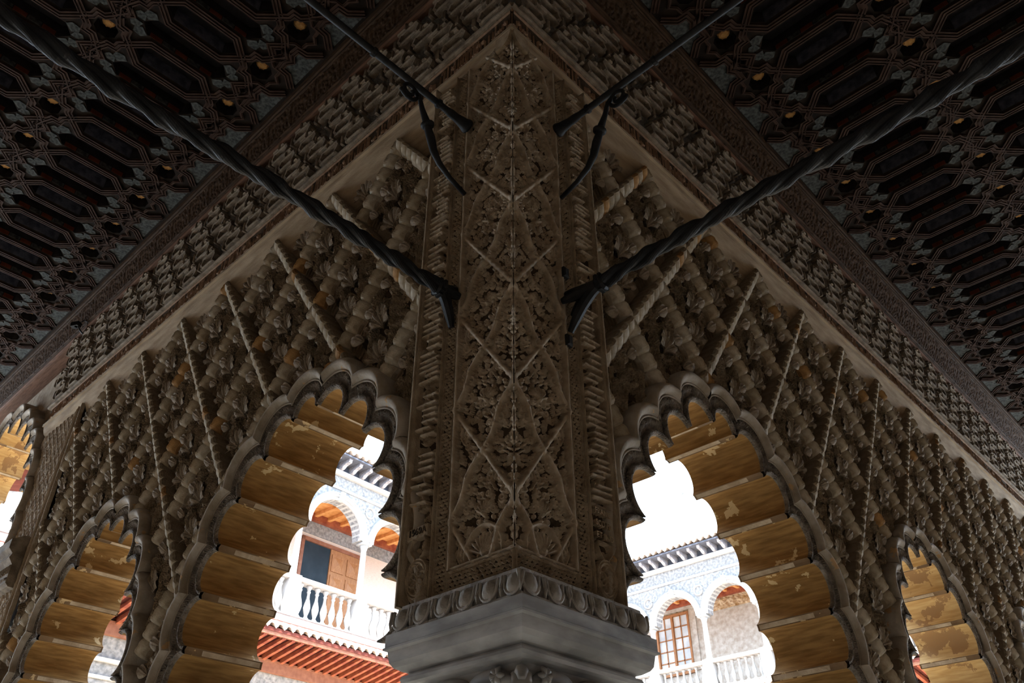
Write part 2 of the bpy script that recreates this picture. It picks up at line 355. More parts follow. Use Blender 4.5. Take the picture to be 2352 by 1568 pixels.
def leaf_mesh():
    """almond-shaped striped leaf eye, cupped"""
    V = []; F = []; A, B = 12, 8
    for i in range(A+1):
        t = i/A; x = (t-.5)*.17; wd = .05*math.sin(PI*t**.8)**.8 if 0 < t < 1 else 0
        for j in range(B+1):
            u = j/B*2-1; V.append((x, .045*(1-u*u)*math.sin(PI*t)+.010*abs(math.cos(u*PI*2.5))*(0 < t < 1)+(.02 if u > .7 else 0)*math.sin(PI*t), wd*u))
    F = [(i*(B+1)+j, (i+1)*(B+1)+j, (i+1)*(B+1)+j+1, i*(B+1)+j+1) for i in range(A) for j in range(B)]
    return fixn(me_from('leaf', V, F, [M['leaf']], smooth=False))
def shell_mesh(r=.15):
    V = [(0, .02, -.02)]; F = []; K = 26
    for j, rr in enumerate((.25, .5, .75, 1.0)):
        for i in range(K+1):
            a = -.25+(PI+.5)*i/K; g = abs(math.cos((i/K)*PI*7)); q = rr*r*(1 if j < 3 else .9+.1*g)
            V.append((q*math.cos(a), .02+.07*math.sin(PI*rr*.55)*(.55+.45*g), q*math.sin(a)*1.15))
    for i in range(K): F.append((0, 1+i, 2+i))
    for j in range(3):
        b = 1+j*(K+1); F += [(b+i, b+K+1+i, b+K+2+i, b+i+1) for i in range(K)]
    return fixn(me_from('shell', V, F, [M['leaf']], smooth=False))
LEAF = leaf_mesh(); SHELL = shell_mesh()
def cell_canvas(seed, px, pz, res=.011):
    """foliage filling one lattice cell, centred on 0,0"""
    rs = random.Random(seed); c = Canvas(-px, px, -pz, pz, res)
    for i in range(60):
        x, z = rs.uniform(-px, px), rs.uniform(-pz, pz); k = rs.random()
        if k < .55: c.fan(x, z, rs.uniform(0, 6.28), rs.uniform(.05, .10), rs.uniform(.03, .06), 5)
        elif k < .8: c.spiral(x, z, rs.uniform(.03, .055), .045, rot=rs.uniform(0, 6), r=.32)
        else: c.dot(x, z, rs.uniform(.02, .035), .05)
    for sg in (-1, 1):       # symmetrical stems of the cell
        pts = [(sg*(.02+.13*math.sin(t*PI)+.03*math.sin(t*9)), -.45+.9*t) for t in np.linspace(0, 1, 22)]; c.poly(pts, .020, .075)
        c.spiral(sg*.12, .30, .06, .08, rot=PI/2 if sg > 0 else PI/2, r=.3); c.fan(sg*.16, -.12, PI/2-sg*.6, .12, .07, 7); c.fan(sg*.10, .08, PI/2+sg*.7, .10, .065, 5)
        c.spiral(sg*.22, .02, .05, .06, rot=1, r=.3)
    c.fan(0, .12, PI/2, .15, .085, 7); c.dot(0, .1, .035, .09); c.fan(0, -.35, PI/2, .12, .07, 5)
    c.H += .02*vnoise(*c.H.shape, 5, seed)
    holes = vnoise(*c.H.shape, 9, seed+5); c.H -= .06*(holes > .82)
    S, Z = np.meshgrid(c.s, c.z); u = np.abs(S)/px-Z/pz; c.H = np.where(u > .66, c.H*np.clip((.86-u)/.20, 0, 1)-.16*np.clip((u-.66)/.14, 0, 1), c.H)
    return c

def lattice(wall, s_first, pitch, arches, smin, smax, zt=7.80, hb=.73, limit=285):
    a2 = pitch/2; seglen = math.hypot(a2, hb); ang = math.atan2(hb, a2); rows = 8
    outs = [a.outline(.225) for a in arches]
    def clear(x, z):
        X = np.array([x]); Z = np.array([z])
        return not any(inside(o+[(o[-1][0], 0), (o[0][0], 0)], X, Z)[0] for o in outs)
    def run(name, BM, sg, NB, off, lim, jit):
        items = []
        for r in range(rows):
            zn = zt-r*hb
            for k in range(-14, 20):
                s = s_first+k*pitch+(a2 if r % 2 else 0)
                for b in range(NB):
                    t = (b+.5)/NB; x = s+sg*a2*t; z = zn-hb*t
                    if x < smin+.05 or x > smax-.04 or z < 3.16: continue
                    if clear(x, z): items.append((x, z))
        items.sort(key=lambda i: (i[0]+3)**2+.3*(i[1]-1.6)**2)
        def mtx(x, z):
            return Matrix.Translation((x, off+random.uniform(-jit, jit), z)) @ Matrix.Diagonal((sg, 1, 1, 1)) @ Matrix.Rotation(ang+random.uniform(-jit, jit)*4, 4, 'Y') @ Matrix.Rotation(random.uniform(-jit, jit)*5, 4, 'Z')
        for it in items[:lim]: link(name, BM, wall, mtx=mtx(*it))
        rest = items[lim:]
        if rest:
            n = len(BM.vertices); co = np.empty(n*3); BM.vertices.foreach_get('co', co); co = co.reshape(-1, 3)
            fs = [tuple(p.vertices) for p in BM.polygons]; mi = [p.material_index for p in BM.polygons]; V = []; F = []; I = []
            for it in rest:
                m_ = np.array(mtx(*it)); P = co @ m_[:3, :3].T+m_[:3, 3]; b = len(V); V += [tuple(p) for p in P]; F += [tuple(b+i for i in f) for f in fs]; I += mi
            o = link(name, fixn(me_from(name, V, F, [M['block'], M['stucco']], I)), wall); o['kind'] = 'stuff'
    BM_ = block_mesh('block', seglen/6)
    run('block', BM_, 1, 6, -.058, 280, .005)
    run('rib_lobe', BM_, -1, 6, -.050, 280, .004)
    # leaf eyes beside the ribs, shells low in the cells
    nl = 0; lv = []
    for r in range(rows):
        for k in range(-14, 20):
            s = s_first+k*pitch+(a2 if r % 2 else 0); zn = zt-r*hb
            for sg in (1,):
                for t, o_ in ((.30, .19), (.62, .18), (.90, .19)):
                    x = s+sg*a2*t-sg*o_*math.sin(ang)*1.0; z = zn-hb*t-o_*math.cos(ang)
                    if smin+.1 < x < smax-.1 and z > 3.2 and clear(x, z-.05) and clear(x+.06, z) and clear(x-.06, z): lv.append((x, z, sg))
    lv.sort(key=lambda i: i[0])
    for x, z, sg in lv[:240]:
        link('leaf', LEAF, wall, mtx=Matrix.Translation((x, -.105, z)) @ Matrix.Rotation(-.55+random.uniform(-.2, .2), 4, 'Y') @ Matrix.Rotation(.35+random.uniform(-.2, .2), 4, 'X') @ Matrix.Scale(random.uniform(.95, 1.25), 4))
    cans = [cell_canvas(11+i, a2, hb) for i in range(3)]; plain = {}
    for r in range(-1, rows-1):
        for k in range(-14, 20):
            s = s_first+k*pitch+(0 if (r+1) % 2 else a2); zc = zt-(r+1)*hb
            # cell centre lies one half-height under the node of row r
            if s < smin-a2 or s > smax+a2 or zc < 2.6: continue
            c = cans[(k*5+r*3) % 3]; S, Z = np.meshgrid(c.s+s, c.z+zc)
            rh = (np.abs(S-s)/a2+np.abs(Z-zc)/hb) < 1.02
            top_ = (r == -1)
            ok = rh & (S > smin) & (S < smax) & (Z < zt+.06) & (Z > 3.12)
            for o in outs: ok &= ~inside(o+[(o[-1][0], 0), (o[0][0], 0)], S, Z)
            if top_:
                # smooth tan facet filling the head of each top cell
                q0 = (ok & (Z > zt-.34)); q0 = q0[:-1, :-1] & q0[1:, 1:]
                if q0.any(): link('plain_facet', grid_mesh('plain_facet', S, -.035-.135*np.clip((zt+.06-Z)/.36, 0, 1)**.8-.03*np.cos((S-s)/a2*PI/2)*np.clip((zt-Z)/.3, 0, 1), Z, q0, M['cavetto']), wall)
                ok &= (Z <= zt-.325)
            q = ok[:-1, :-1] & ok[1:, 1:]
            if not q.any(): continue
            full = (q.sum() >= (rh[:-1, :-1] & rh[1:, 1:]).sum())
            key = (k*5+r*3) % 3
            if full:
                if key not in plain:
                    S0, Z0 = np.meshgrid(c.s, c.z); q0 = (np.abs(S0)/a2+np.abs(Z0)/hb) < 1.02
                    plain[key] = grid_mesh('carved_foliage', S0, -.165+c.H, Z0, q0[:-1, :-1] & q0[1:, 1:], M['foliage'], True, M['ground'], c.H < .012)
                me = plain[key]; o = link('carved_foliage', me, wall, loc=(s, 0, zc))
            else:
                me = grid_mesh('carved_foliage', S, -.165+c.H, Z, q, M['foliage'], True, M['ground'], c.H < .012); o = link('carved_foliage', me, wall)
            if clear(s, zc-.42) and clear(s+.15, zc-.3) and clear(s-.15, zc-.3) and smin+.2 < s < smax-.2 and zc-.4 > 3.2 and zc-.1 < zt+.2:
                link('shell', SHELL, wall, loc=(s, -.155, zc-.36))
            if clear(s, zc) and clear(s, zc-.1) and zc+.1 < zt and zc > 3.3 and smin+.2 < s < smax-.2 and r >= 0:
                link('shell', SHELL, wall, mtx=Matrix.Translation((s, -.15, zc-.02)) @ Matrix.Diagonal((.8, 1.1, 1.15, 1)))

# inscription band unit and strapwork frieze unit -------------------------------------------------
def script_canvas(length, height, res, seed, s0=0, z0=0, h=.018):
    """slanting letter strokes in relief, upright in the band"""
    rs = random.Random(seed); c = Canvas(s0, s0+length, z0, z0+height, res); x = s0+.03
    c.seg((s0, z0+.018), (s0+length, z0+.018), .012, h*.9, flat=True); c.seg((s0, z0+height-.018), (s0+length, z0+height-.018), .012, h*.9, flat=True)
    lo, hi = z0+.05, z0+height-.05
    while x < s0+length-.04:
        k = rs.random(); top = hi if k < .6 else lo+(hi-lo)*rs.uniform(.45, .8)
        c.seg((x, lo), (x, top), .0085, h, flat=True)
        if k < .35: c.seg((x, lo+.005), (x+.045, lo+.005), .008, h, flat=True)
        elif k < .55: c.poly([(x, top), (x+.02, top-.01), (x+.03, top-.04)], .008, h, flat=True)
        elif k < .75: c.spiral(x+.02, (lo+hi)/2, .022, h, r=.35, rot=rs.random()*6)
        elif k < .9: c.fan(x+.02, lo+.02, PI/2, .05, h, 3)
        x += rs.choice((.030, .034, .042, .052))
    return c
def strap_unit(L, seed):
    """one repeat of the interlaced strapwork frieze, local s 0..L, z 0..1.28"""
    g = MB(); rs = random.Random(seed)
    def bar(x0, x1, z0, z1, n1, mi=0): g.bev(x0, x1, -.03, n1, z0, z1, .010, mi)
    for row in range(4):
        zb = .05+row*.31
        for i in range(2):
            o = (i+.5*(row % 2)+rs.uniform(-.12, .12))*L/2; x0 = o+.05; x1 = o+L/2-.09
            x0 %= L; x1 = x0+L/2-.14
            bar(x0+.03, x1-.03, zb, zb+.036, .055); bar(x0+.03, x1-.03, zb+.155, zb+.191, .06); bar(x0+.12, x1+.03, zb+.262, zb+.292, rs.uniform(.03, .07))
            for xx, d_ in ((x0, 1), (x1, -1)):     # pointed ends of the elongated cartouche
                V = [(xx, zb+.093), (xx+d_*.055, zb), (xx+d_*.075, zb+.03), (xx+d_*.035, zb+.093), (xx+d_*.075, zb+.157), (xx+d_*.055, zb+.187)]
                g.prism(V if d_ > 0 else V[::-1], -.03, .055)
            n_ = int((x1-x0-.14)/.028)
            for j in range(n_):                     # little carved letters inside
                xx = x0+.075+j*.028; hh = rs.choice((.05, .08, .1)); g.box(xx, xx+.011, -.03, .018, zb+.04, zb+.04+hh)
            bar(x0+.1, x0+.16, zb+.205, zb+.225, .075); bar(x1-.15, x1-.128, zb+.187, zb+.31, .07); bar(x0+.18, x1-.13, zb+.235, zb+.262, .05)
            bar(x1+.01, x1+.035, zb+.02, zb+.16, .065); bar(x1+.05, x1+.075, zb+.06, zb+.2, .05)
    return g.mesh('strapwork', [M['frieze']])
def ground_canvas(L, hgt, res, seed):
    c = Canvas(0, L, 0, hgt, res); rs = random.Random(seed)
    for i in range(int(L*hgt*240)):
        x, z = rs.uniform(0, L), rs.uniform(0, hgt); k = rs.random()
        if k < .6: c.fan(x, z, rs.uniform(0, 6.28), rs.uniform(.03, .06), .02, 5)
        else: c.spiral(x, z, rs.uniform(.015, .03), .02, rot=rs.uniform(0, 6), r=.3)
    return c
ULEN = 1.0
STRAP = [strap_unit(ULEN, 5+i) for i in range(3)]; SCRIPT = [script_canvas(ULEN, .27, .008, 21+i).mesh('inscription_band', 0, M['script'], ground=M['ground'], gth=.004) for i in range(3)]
GROUND = [ground_canvas(ULEN, 1.30, .012, 31+i).mesh('strapwork_ground', 0, M['frieze_blue']) for i in range(2)]

def build_wall(name, F, pitch, s_first, shapes, smax, central=None, pier2=None, ctop=.18):
    arches = [Arch(c, sh) for c, sh in shapes]
    allA = arches+([central] if central else [])
    # solid wall body with the lobed openings cut out
    out = [(.96, 3.14), (.96, 7.82), (.06, 7.82), (.06, 9.6), (smax, 9.6), (smax, 3.14)]
    for a in sorted(allA, key=lambda q: -q.c):
        o = a.outline(.012, 7)
        if a is central: out += [(o[-1][0], 3.14)]+o[::-1]+[(o[0][0], 3.14)]
        else: out += [(o[-1][0], 3.14)]+[p for p in o[::-1] if p[1] > 3.15]+[(o[0][0], 3.14)]
    mb = MB(); mb.prism(out, -.22, -.76)
    wall = link(name, mb.mesh(name, M['stucco'])); wall.matrix_world = F; wall['kind'] = 'structure'
    for i, a in enumerate(arches):
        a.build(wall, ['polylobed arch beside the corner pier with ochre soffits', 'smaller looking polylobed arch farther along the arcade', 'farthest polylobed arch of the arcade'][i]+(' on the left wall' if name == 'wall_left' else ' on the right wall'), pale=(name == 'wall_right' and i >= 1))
    if central: central.build(wall, 'tall central polylobed arch rising to the wooden cornice', pale=True)
    send = pier2[0] if pier2 else smax
    lattice(wall, s_first, pitch, arches, .955, send)
    # top of the wall: tan cavetto, inscription band, strapwork frieze
    fend = (pier2[1]-.05) if pier2 else smax
    tot = int((fend)/ULEN)
    cav = [(-.20, 7.78), (-.10, 7.80), (-.055, 7.84), (-.03, 7.90), (-.022, 7.95), (.004, 7.955), (.004, 7.99), (-.006, 7.992), (-.2, 8.0)]
    link('cavetto_molding', sweep('cavetto_molding', cav, .0, fend, M['cavetto'], 60, jit=.002), wall)
    link('fillet_molding', sweep('fillet_molding', [(-.2, 8.26), (.012, 8.262), (.026, 8.275), (.026, 8.30), (.006, 8.315), (-.2, 8.32)], .0, fend, M['frieze'], 40, jit=.002), wall)
    for k in range(tot+1):
        x = k*ULEN
        if x > fend-.3: break
        sc = min(1, (fend-x)/ULEN)
        link('inscription_band', SCRIPT[k % 3], wall, mtx=Matrix.Translation((x, -.022, 7.99)) @ Matrix.Diagonal((sc, 1, 1, 1)))
        link('strapwork_ground', GROUND[k % 2], wall, mtx=Matrix.Translation((x, -.05, 8.31)) @ Matrix.Diagonal((sc, 1, .985, 1)))
        link('strapwork', STRAP[(k*2) % 3], wall, mtx=Matrix.Translation((x, -.02, 8.31)) @ Matrix.Diagonal((sc, 1, .985, 1)))
    return wall, arches

centralL = Arch(12.66, SHAPE_C, off=.23)
wallL, archL = build_wall('wall_left', FL, 1.04, 1.575, [(2.46, SHAPE_L), (6.26, SHAPE_L)], 16.5, central=centralL, pier2=(8.62, 10.15))
wallR, archR = build_wall('wall_right', FR, 1.09, 2.0, [(2.72, SHAPE_R), (7.15, SHAPE_L), (11.4, SHAPE_L)], 18.5)

# second pier of the left wall: incised face, edge mouldings and an impost block
def pier_two():
    s0, s1 = 8.62, 10.16
    c = Canvas(s0, s1-.02, 3.1, 7.80, .012)
    for k in range(-8, 60):
        for sg in (-1, 1):
            c.seg((s0+.34, 2.5+k*.16+(0 if sg > 0 else .0)), (s1-.05, 2.5+k*.16+sg*1.35), .010, .014)
    for x, h in ((s0+.03, .05), (s0+.10, .03), (s0+.17, .045), (s0+.26, .03)): c.seg((x, 3.1), (x, 7.8), .022, h)
    rs = random.Random(3)
    for i in range(500): c.fan(rs.uniform(s0+.36, s1-.1), rs.uniform(3.2, 7.7), rs.uniform(0, 6), .05, .014, 5)
    root = link('pilaster', c.mesh('pilaster', -.09, M['stucco'], rough=.006), wallL)
    root['label'] = 'broad pilaster with finely incised face and edge mouldings'
    g = MB()
    g.prism([(-.2, 5.84), (.0, 5.84), (.14, 5.76), (.14, 5.64), (.08, 5.58), (.10, 5.52), (.04, 5.44), (.04, 5.20), (.0, 5.16), (-.2, 5.14)][::-1], 8.92, 10.45, plane='yz')
    link('impost', g.mesh('impost', M['frieze']), root)
    c = Canvas(8.93, 10.43, 5.20, 5.44, .01); 
    for i in range(27): c.fan(8.96+i*.055, 5.23, PI/2, .05, .02, 3); c.seg((8.94+i*.055, 5.42), (8.97+i*.055, 5.34), .012, .02)
    link('impost_leaf_band', c.mesh('impost_leaf_band', .042, M['frieze']), root)
pier_two()

# ------------------------------------------------------------------ corner pier
PZ0, PZ1 = 3.13, 7.86
def pier():
    mb = MB(); mb.box(.075, .90, .075, .90, PZ0, 7.80)
    core = link('corner_pier', mb.mesh('corner_pier', M['stucco']))
    tag(core, 'square carved plaster corner pier standing on the grey marble capital', 'pier')
    # carved panel with two-way lattice of stems
    c = Canvas(0, .545, 3.25, PZ1, .005); rs = random.Random(4)
    hb, a = .385, .27
    gx = .049
    for iz in range(int((PZ1-3.29)/gx)):
        for ix in range(12):
            x = .02+ix*gx+(gx/2 if iz % 2 else 0)+rs.uniform(-.012, .012); z = 3.30+iz*gx+rs.uniform(-.012, .012); k = rs.random()
            if x > .54: continue
            if k < .60: c.fan(x, z-.01, rs.choice((PI/2, PI/2-.7, PI/2+.7, -.4, PI+.4)), rs.uniform(.036, .054), rs.uniform(.030, .052), rs.choice((5, 5, 7)), 1.0)
            elif k < .80: c.spiral(x, z, rs.uniform(.022, .030), .040, rot=rs.uniform(0, 6), r=.30)
            elif k < .90: c.poly([(x-.02, z-.02), (x+.012, z), (x-.01, z+.02), (x+.02, z+.035)], .0075, .040)
            else: c.dot(x, z, rs.uniform(.014, .020), .04)
    z0 = 4.32
    for k in range(-4, 11):
        zn = z0+k*hb*2
        for (xn, zz) in ((0, zn), (a, zn+hb), (2*a, zn)):
            # smooth stem sinking outwards
            if xn < 2*a:
                pts = [(xn+.03+(a-.05)*t**.8+.018*math.sin(t*PI*2), zz-.02-(hb-.05)*t) for t in np.linspace(0, 1, 18)]
                for i_ in range(17): c.seg(pts[i_], pts[i_+1], .026-.004*abs(math.sin(i_*.55)), .050, base=.035)
                for t in (0, .38, .7): p = pts[int(t*17)]; c.dot(p[0], p[1], .031, .092)
                c.spiral(pts[-1][0]-.012, pts[-1][1]-.02, .030, .085, rot=0, r=.36)
            if xn > 0:     # lobed rib sinking towards the corner
                for j in range(6):
                    t0, t1 = j/6, (j+1)/6; P = (xn-a*t0, zz-hb*t0); Q = (xn-a*t1, zz-hb*t1)
                    mid = ((P[0]+Q[0])/2+.020, (P[1]+Q[1])/2+.022); arc = []
                    for u in np.linspace(0, 1, 7):
                        b0, b1, b2 = (1-u)**2, 2*u*(1-u), u*u; arc.append((P[0]*b0+(mid[0]+.024)*b1+Q[0]*b2, P[1]*b0+(mid[1]+.026)*b1+Q[1]*b2))
                    c.poly(arc, .017, .036, base=.038)
            c.dot(xn, zz, .040, .095); c.fan(xn, zz+.01, PI/2, .07, .090, 5)
        for xc in (a*.5, a*1.5):      # medallions with a leaf star, strap hooks
            for zc in (zn+hb*.5, zn-hb*.5):
                c.spiral(xc, zc-.02, .045, .060, turns=1.0, r=.2); c.dot(xc, zc-.02, .016, .06)
                for q in range(6): c.fan(xc, zc-.02, q*PI/3, .036, .055, 1, .4)
                c.poly([(xc+.06, zc+.03), (xc+.085, zc+.06), (xc+.06, zc+.09), (xc+.04, zc+.06), (xc+.06, zc+.03), (xc+.075, zc-.03), (xc+.05, zc-.08)], .008, .055)
        c.fan(a, zn-.02, PI/2, .095, .070, 7); c.dot(a, zn-.02, .016, .075)
    # big shells at the foot
    c.fan(.26, 3.285, PI/2, .14, .085, 9, 1.25); c.dot(.26, 3.30, .03, .09)
    pts = [(.26+.15*math.cos(t), 3.30+.16*math.sin(t)) for t in np.linspace(-.1, PI+.1, 20)]; c.poly(pts, .014, .075)
    c.seg((.528, 3.25), (.528, PZ1), .017, .040, base=.055)
    for k in range(-1, 8): c.dot(.528, z0+k*hb*2, .026, .10)
    c.seg((0, 3.262), (.545, 3.262), .010, .085, flat=True)
    c.H *= .56; ed = np.clip(1-c.s/.055, 0, 1)[None]*.045; c.H = np.minimum(ed+c.H*(1-ed/.075), .056)
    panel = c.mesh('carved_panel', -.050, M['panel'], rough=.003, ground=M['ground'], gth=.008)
    # leaf border, inside the inscription and along the foot
    def leaf_strip(s0, s1, z0_, z1_, seed):
        c = Canvas(s0, s1, z0_, z1_, .005); rs = random.Random(seed); st = .036
        z = z0_+.015; r_ = 0
        while z < z1_:
            x = s0+.02+(st/2 if r_ % 2 else 0)
            while x < s1-.008:
                c.fan(x, z-.010, PI/2+rs.uniform(-.4, .4), .024, .022, 3, 1.1); x += st
            z += st*.72; r_ += 1
        for x in (s0+.006, s1-.006): c.seg((x, z0_), (x, z1_), .006, .028, flat=True)
        return c
    side = leaf_strip(.545, .66, 3.13, PZ1, 8); c = side
    for x in (.572, .668): pass
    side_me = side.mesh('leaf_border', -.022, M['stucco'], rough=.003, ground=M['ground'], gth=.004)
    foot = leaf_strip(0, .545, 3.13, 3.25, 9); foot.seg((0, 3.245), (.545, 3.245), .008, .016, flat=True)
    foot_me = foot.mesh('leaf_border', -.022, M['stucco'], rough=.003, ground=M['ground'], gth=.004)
    # gothic inscription running up the pier: stems lie across the band
    def script(seed, plaque):
        c = Canvas(.66, .93, 3.13, PZ1, .005); rs = random.Random(seed)
        for x, h in ((.668, .058), (.684, .042), (.912, .054), (.924, .062)): c.seg((x, 3.13), (x, PZ1), .008, h)
        for i in range(420):
            c.fan(rs.uniform(.70, .90), rs.uniform(3.15, PZ1), rs.uniform(0, 6.3), rs.uniform(.026, .042), rs.uniform(.014, .024), 5)
        # oval knot medallion at the foot
        cx, cz = .796, 3.27
        for rr in (1.0, .84):
            c.poly([(cx+.092*rr*math.cos(t), cz+.118*rr*math.sin(t)) for t in np.linspace(0, 2*PI, 30)], .009, .050)
        for q in range(6):
            t = q*PI/3; c.poly([(cx+.04*math.cos(t)+.032*math.cos(u), cz+.05*math.sin(t)+.042*math.sin(u)) for u in np.linspace(0, 2*PI, 14)], .007, .046)
        for sg in (-1, 1):
            c.poly([(cx+sg*(.022+.05*abs(math.sin((z_-3.39)*20))), z_) for z_ in np.linspace(3.385, 3.54, 16)], .010, .052)
        zs = 3.78 if plaque == 'R' else 3.66
        z = zs
        while z < PZ1-.08:
            k = rs.random(); x0, x1 = .705, .895
            if k < .12: z += .05; c.fan(.80, z-.02, PI/2, .07, .048, 7); z += .04; continue
            if k < .45: xa, xb = x0, x1
            elif k < .7: xa, xb = x0+.05, x1
            else: xa, xb = x0, x1-.06
            sl = .016
            c.seg((xa, z), (xb, z+sl), .011, .024, base=.032)
            if k > .6: c.seg((xb, z+sl), (xb-.02, z+.05+sl), .009, .052)
            elif k > .3: c.seg((xa+.01, z), (xa+.03, z+.048), .009, .052)
            if .2 < k < .35: c.spiral((xa+xb)/2, z+.03, .026, .050, rot=rs.random()*6, r=.3)
            z += rs.choice((.042, .048, .060))
        pl = (3.525, 3.60) if plaque == 'L' else (3.50, 3.735)
        w_ = c.win(.712, .905, pl[0], pl[1])
        if w_: c.H[w_[0]] = .046 if plaque == 'L' else .003
        if plaque == 'R':
            for z_ in (3.50, 3.735): c.seg((.70, z_), (.91, z_), .0045, .046)
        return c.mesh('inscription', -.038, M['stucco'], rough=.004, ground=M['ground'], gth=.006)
    edge = sweep('edge_molding', [(-.1, .93), (.022, .93), (.03, .937), (.03, .944), (.012, .950), (.018, .958), (.016, .966), (-.22, .972)], PZ0, PZ1+.05, M['stucco'])
    # edge sweep runs along z: swap axes
    for v in edge.vertices: x, y, z_ = v.co; v.co = (z_, y, x)
    for F, pl in ((FL, 'L'), (FR, 'R')):
        e = core
        for nm, me in (('carved_panel', panel), ('leaf_border', side_me), ('leaf_border', foot_me), ('edge_molding', edge)):
            o = link(nm, me, core, mtx=F)
        ins = link('inscription', script(5 if pl == 'L' else 6, pl), core, mtx=F)
        lines = ['1569A'] if pl == 'L' else ['FRANCI', 'SCO MA', 'ET IND']
        for i, tx in enumerate(lines):
            cu = bpy.data.curves.new('lettering', 'FONT'); cu.body = tx; cu.size = .062 if pl == 'L' else .058; cu.extrude = .006 if pl == 'L' else .020; cu.align_x = 'CENTER'; cu.align_y = 'CENTER'
            tmp = bpy.data.objects.new('tmp', cu); me = bpy.data.meshes.new_from_object(tmp); bpy.data.objects.remove(tmp)
            me.materials.clear(); me.materials.append(M['ground' if pl == 'L' else 'cavetto'])
            zc = 3.5625 if pl == 'L' else 3.695-i*.078; wdt = max(v.co.x for v in me.vertices)*2; k = .165/wdt
            sx = -1 if pl == 'L' else 1
            for v in me.vertices: x, y, q = v.co; v.co = (.808+sx*x*k, (.008 if pl == 'L' else -.016)+q, zc+y*(1.0 if pl == 'L' else .95))
            fixn(me); me.name = 'lettering'
            o = link('lettering', me, ins)
            o['label'] = 'raised date and letter on a small plaque' if pl == 'L' else 'raised line of capital letters on the plaque'
    return core
core = pier()

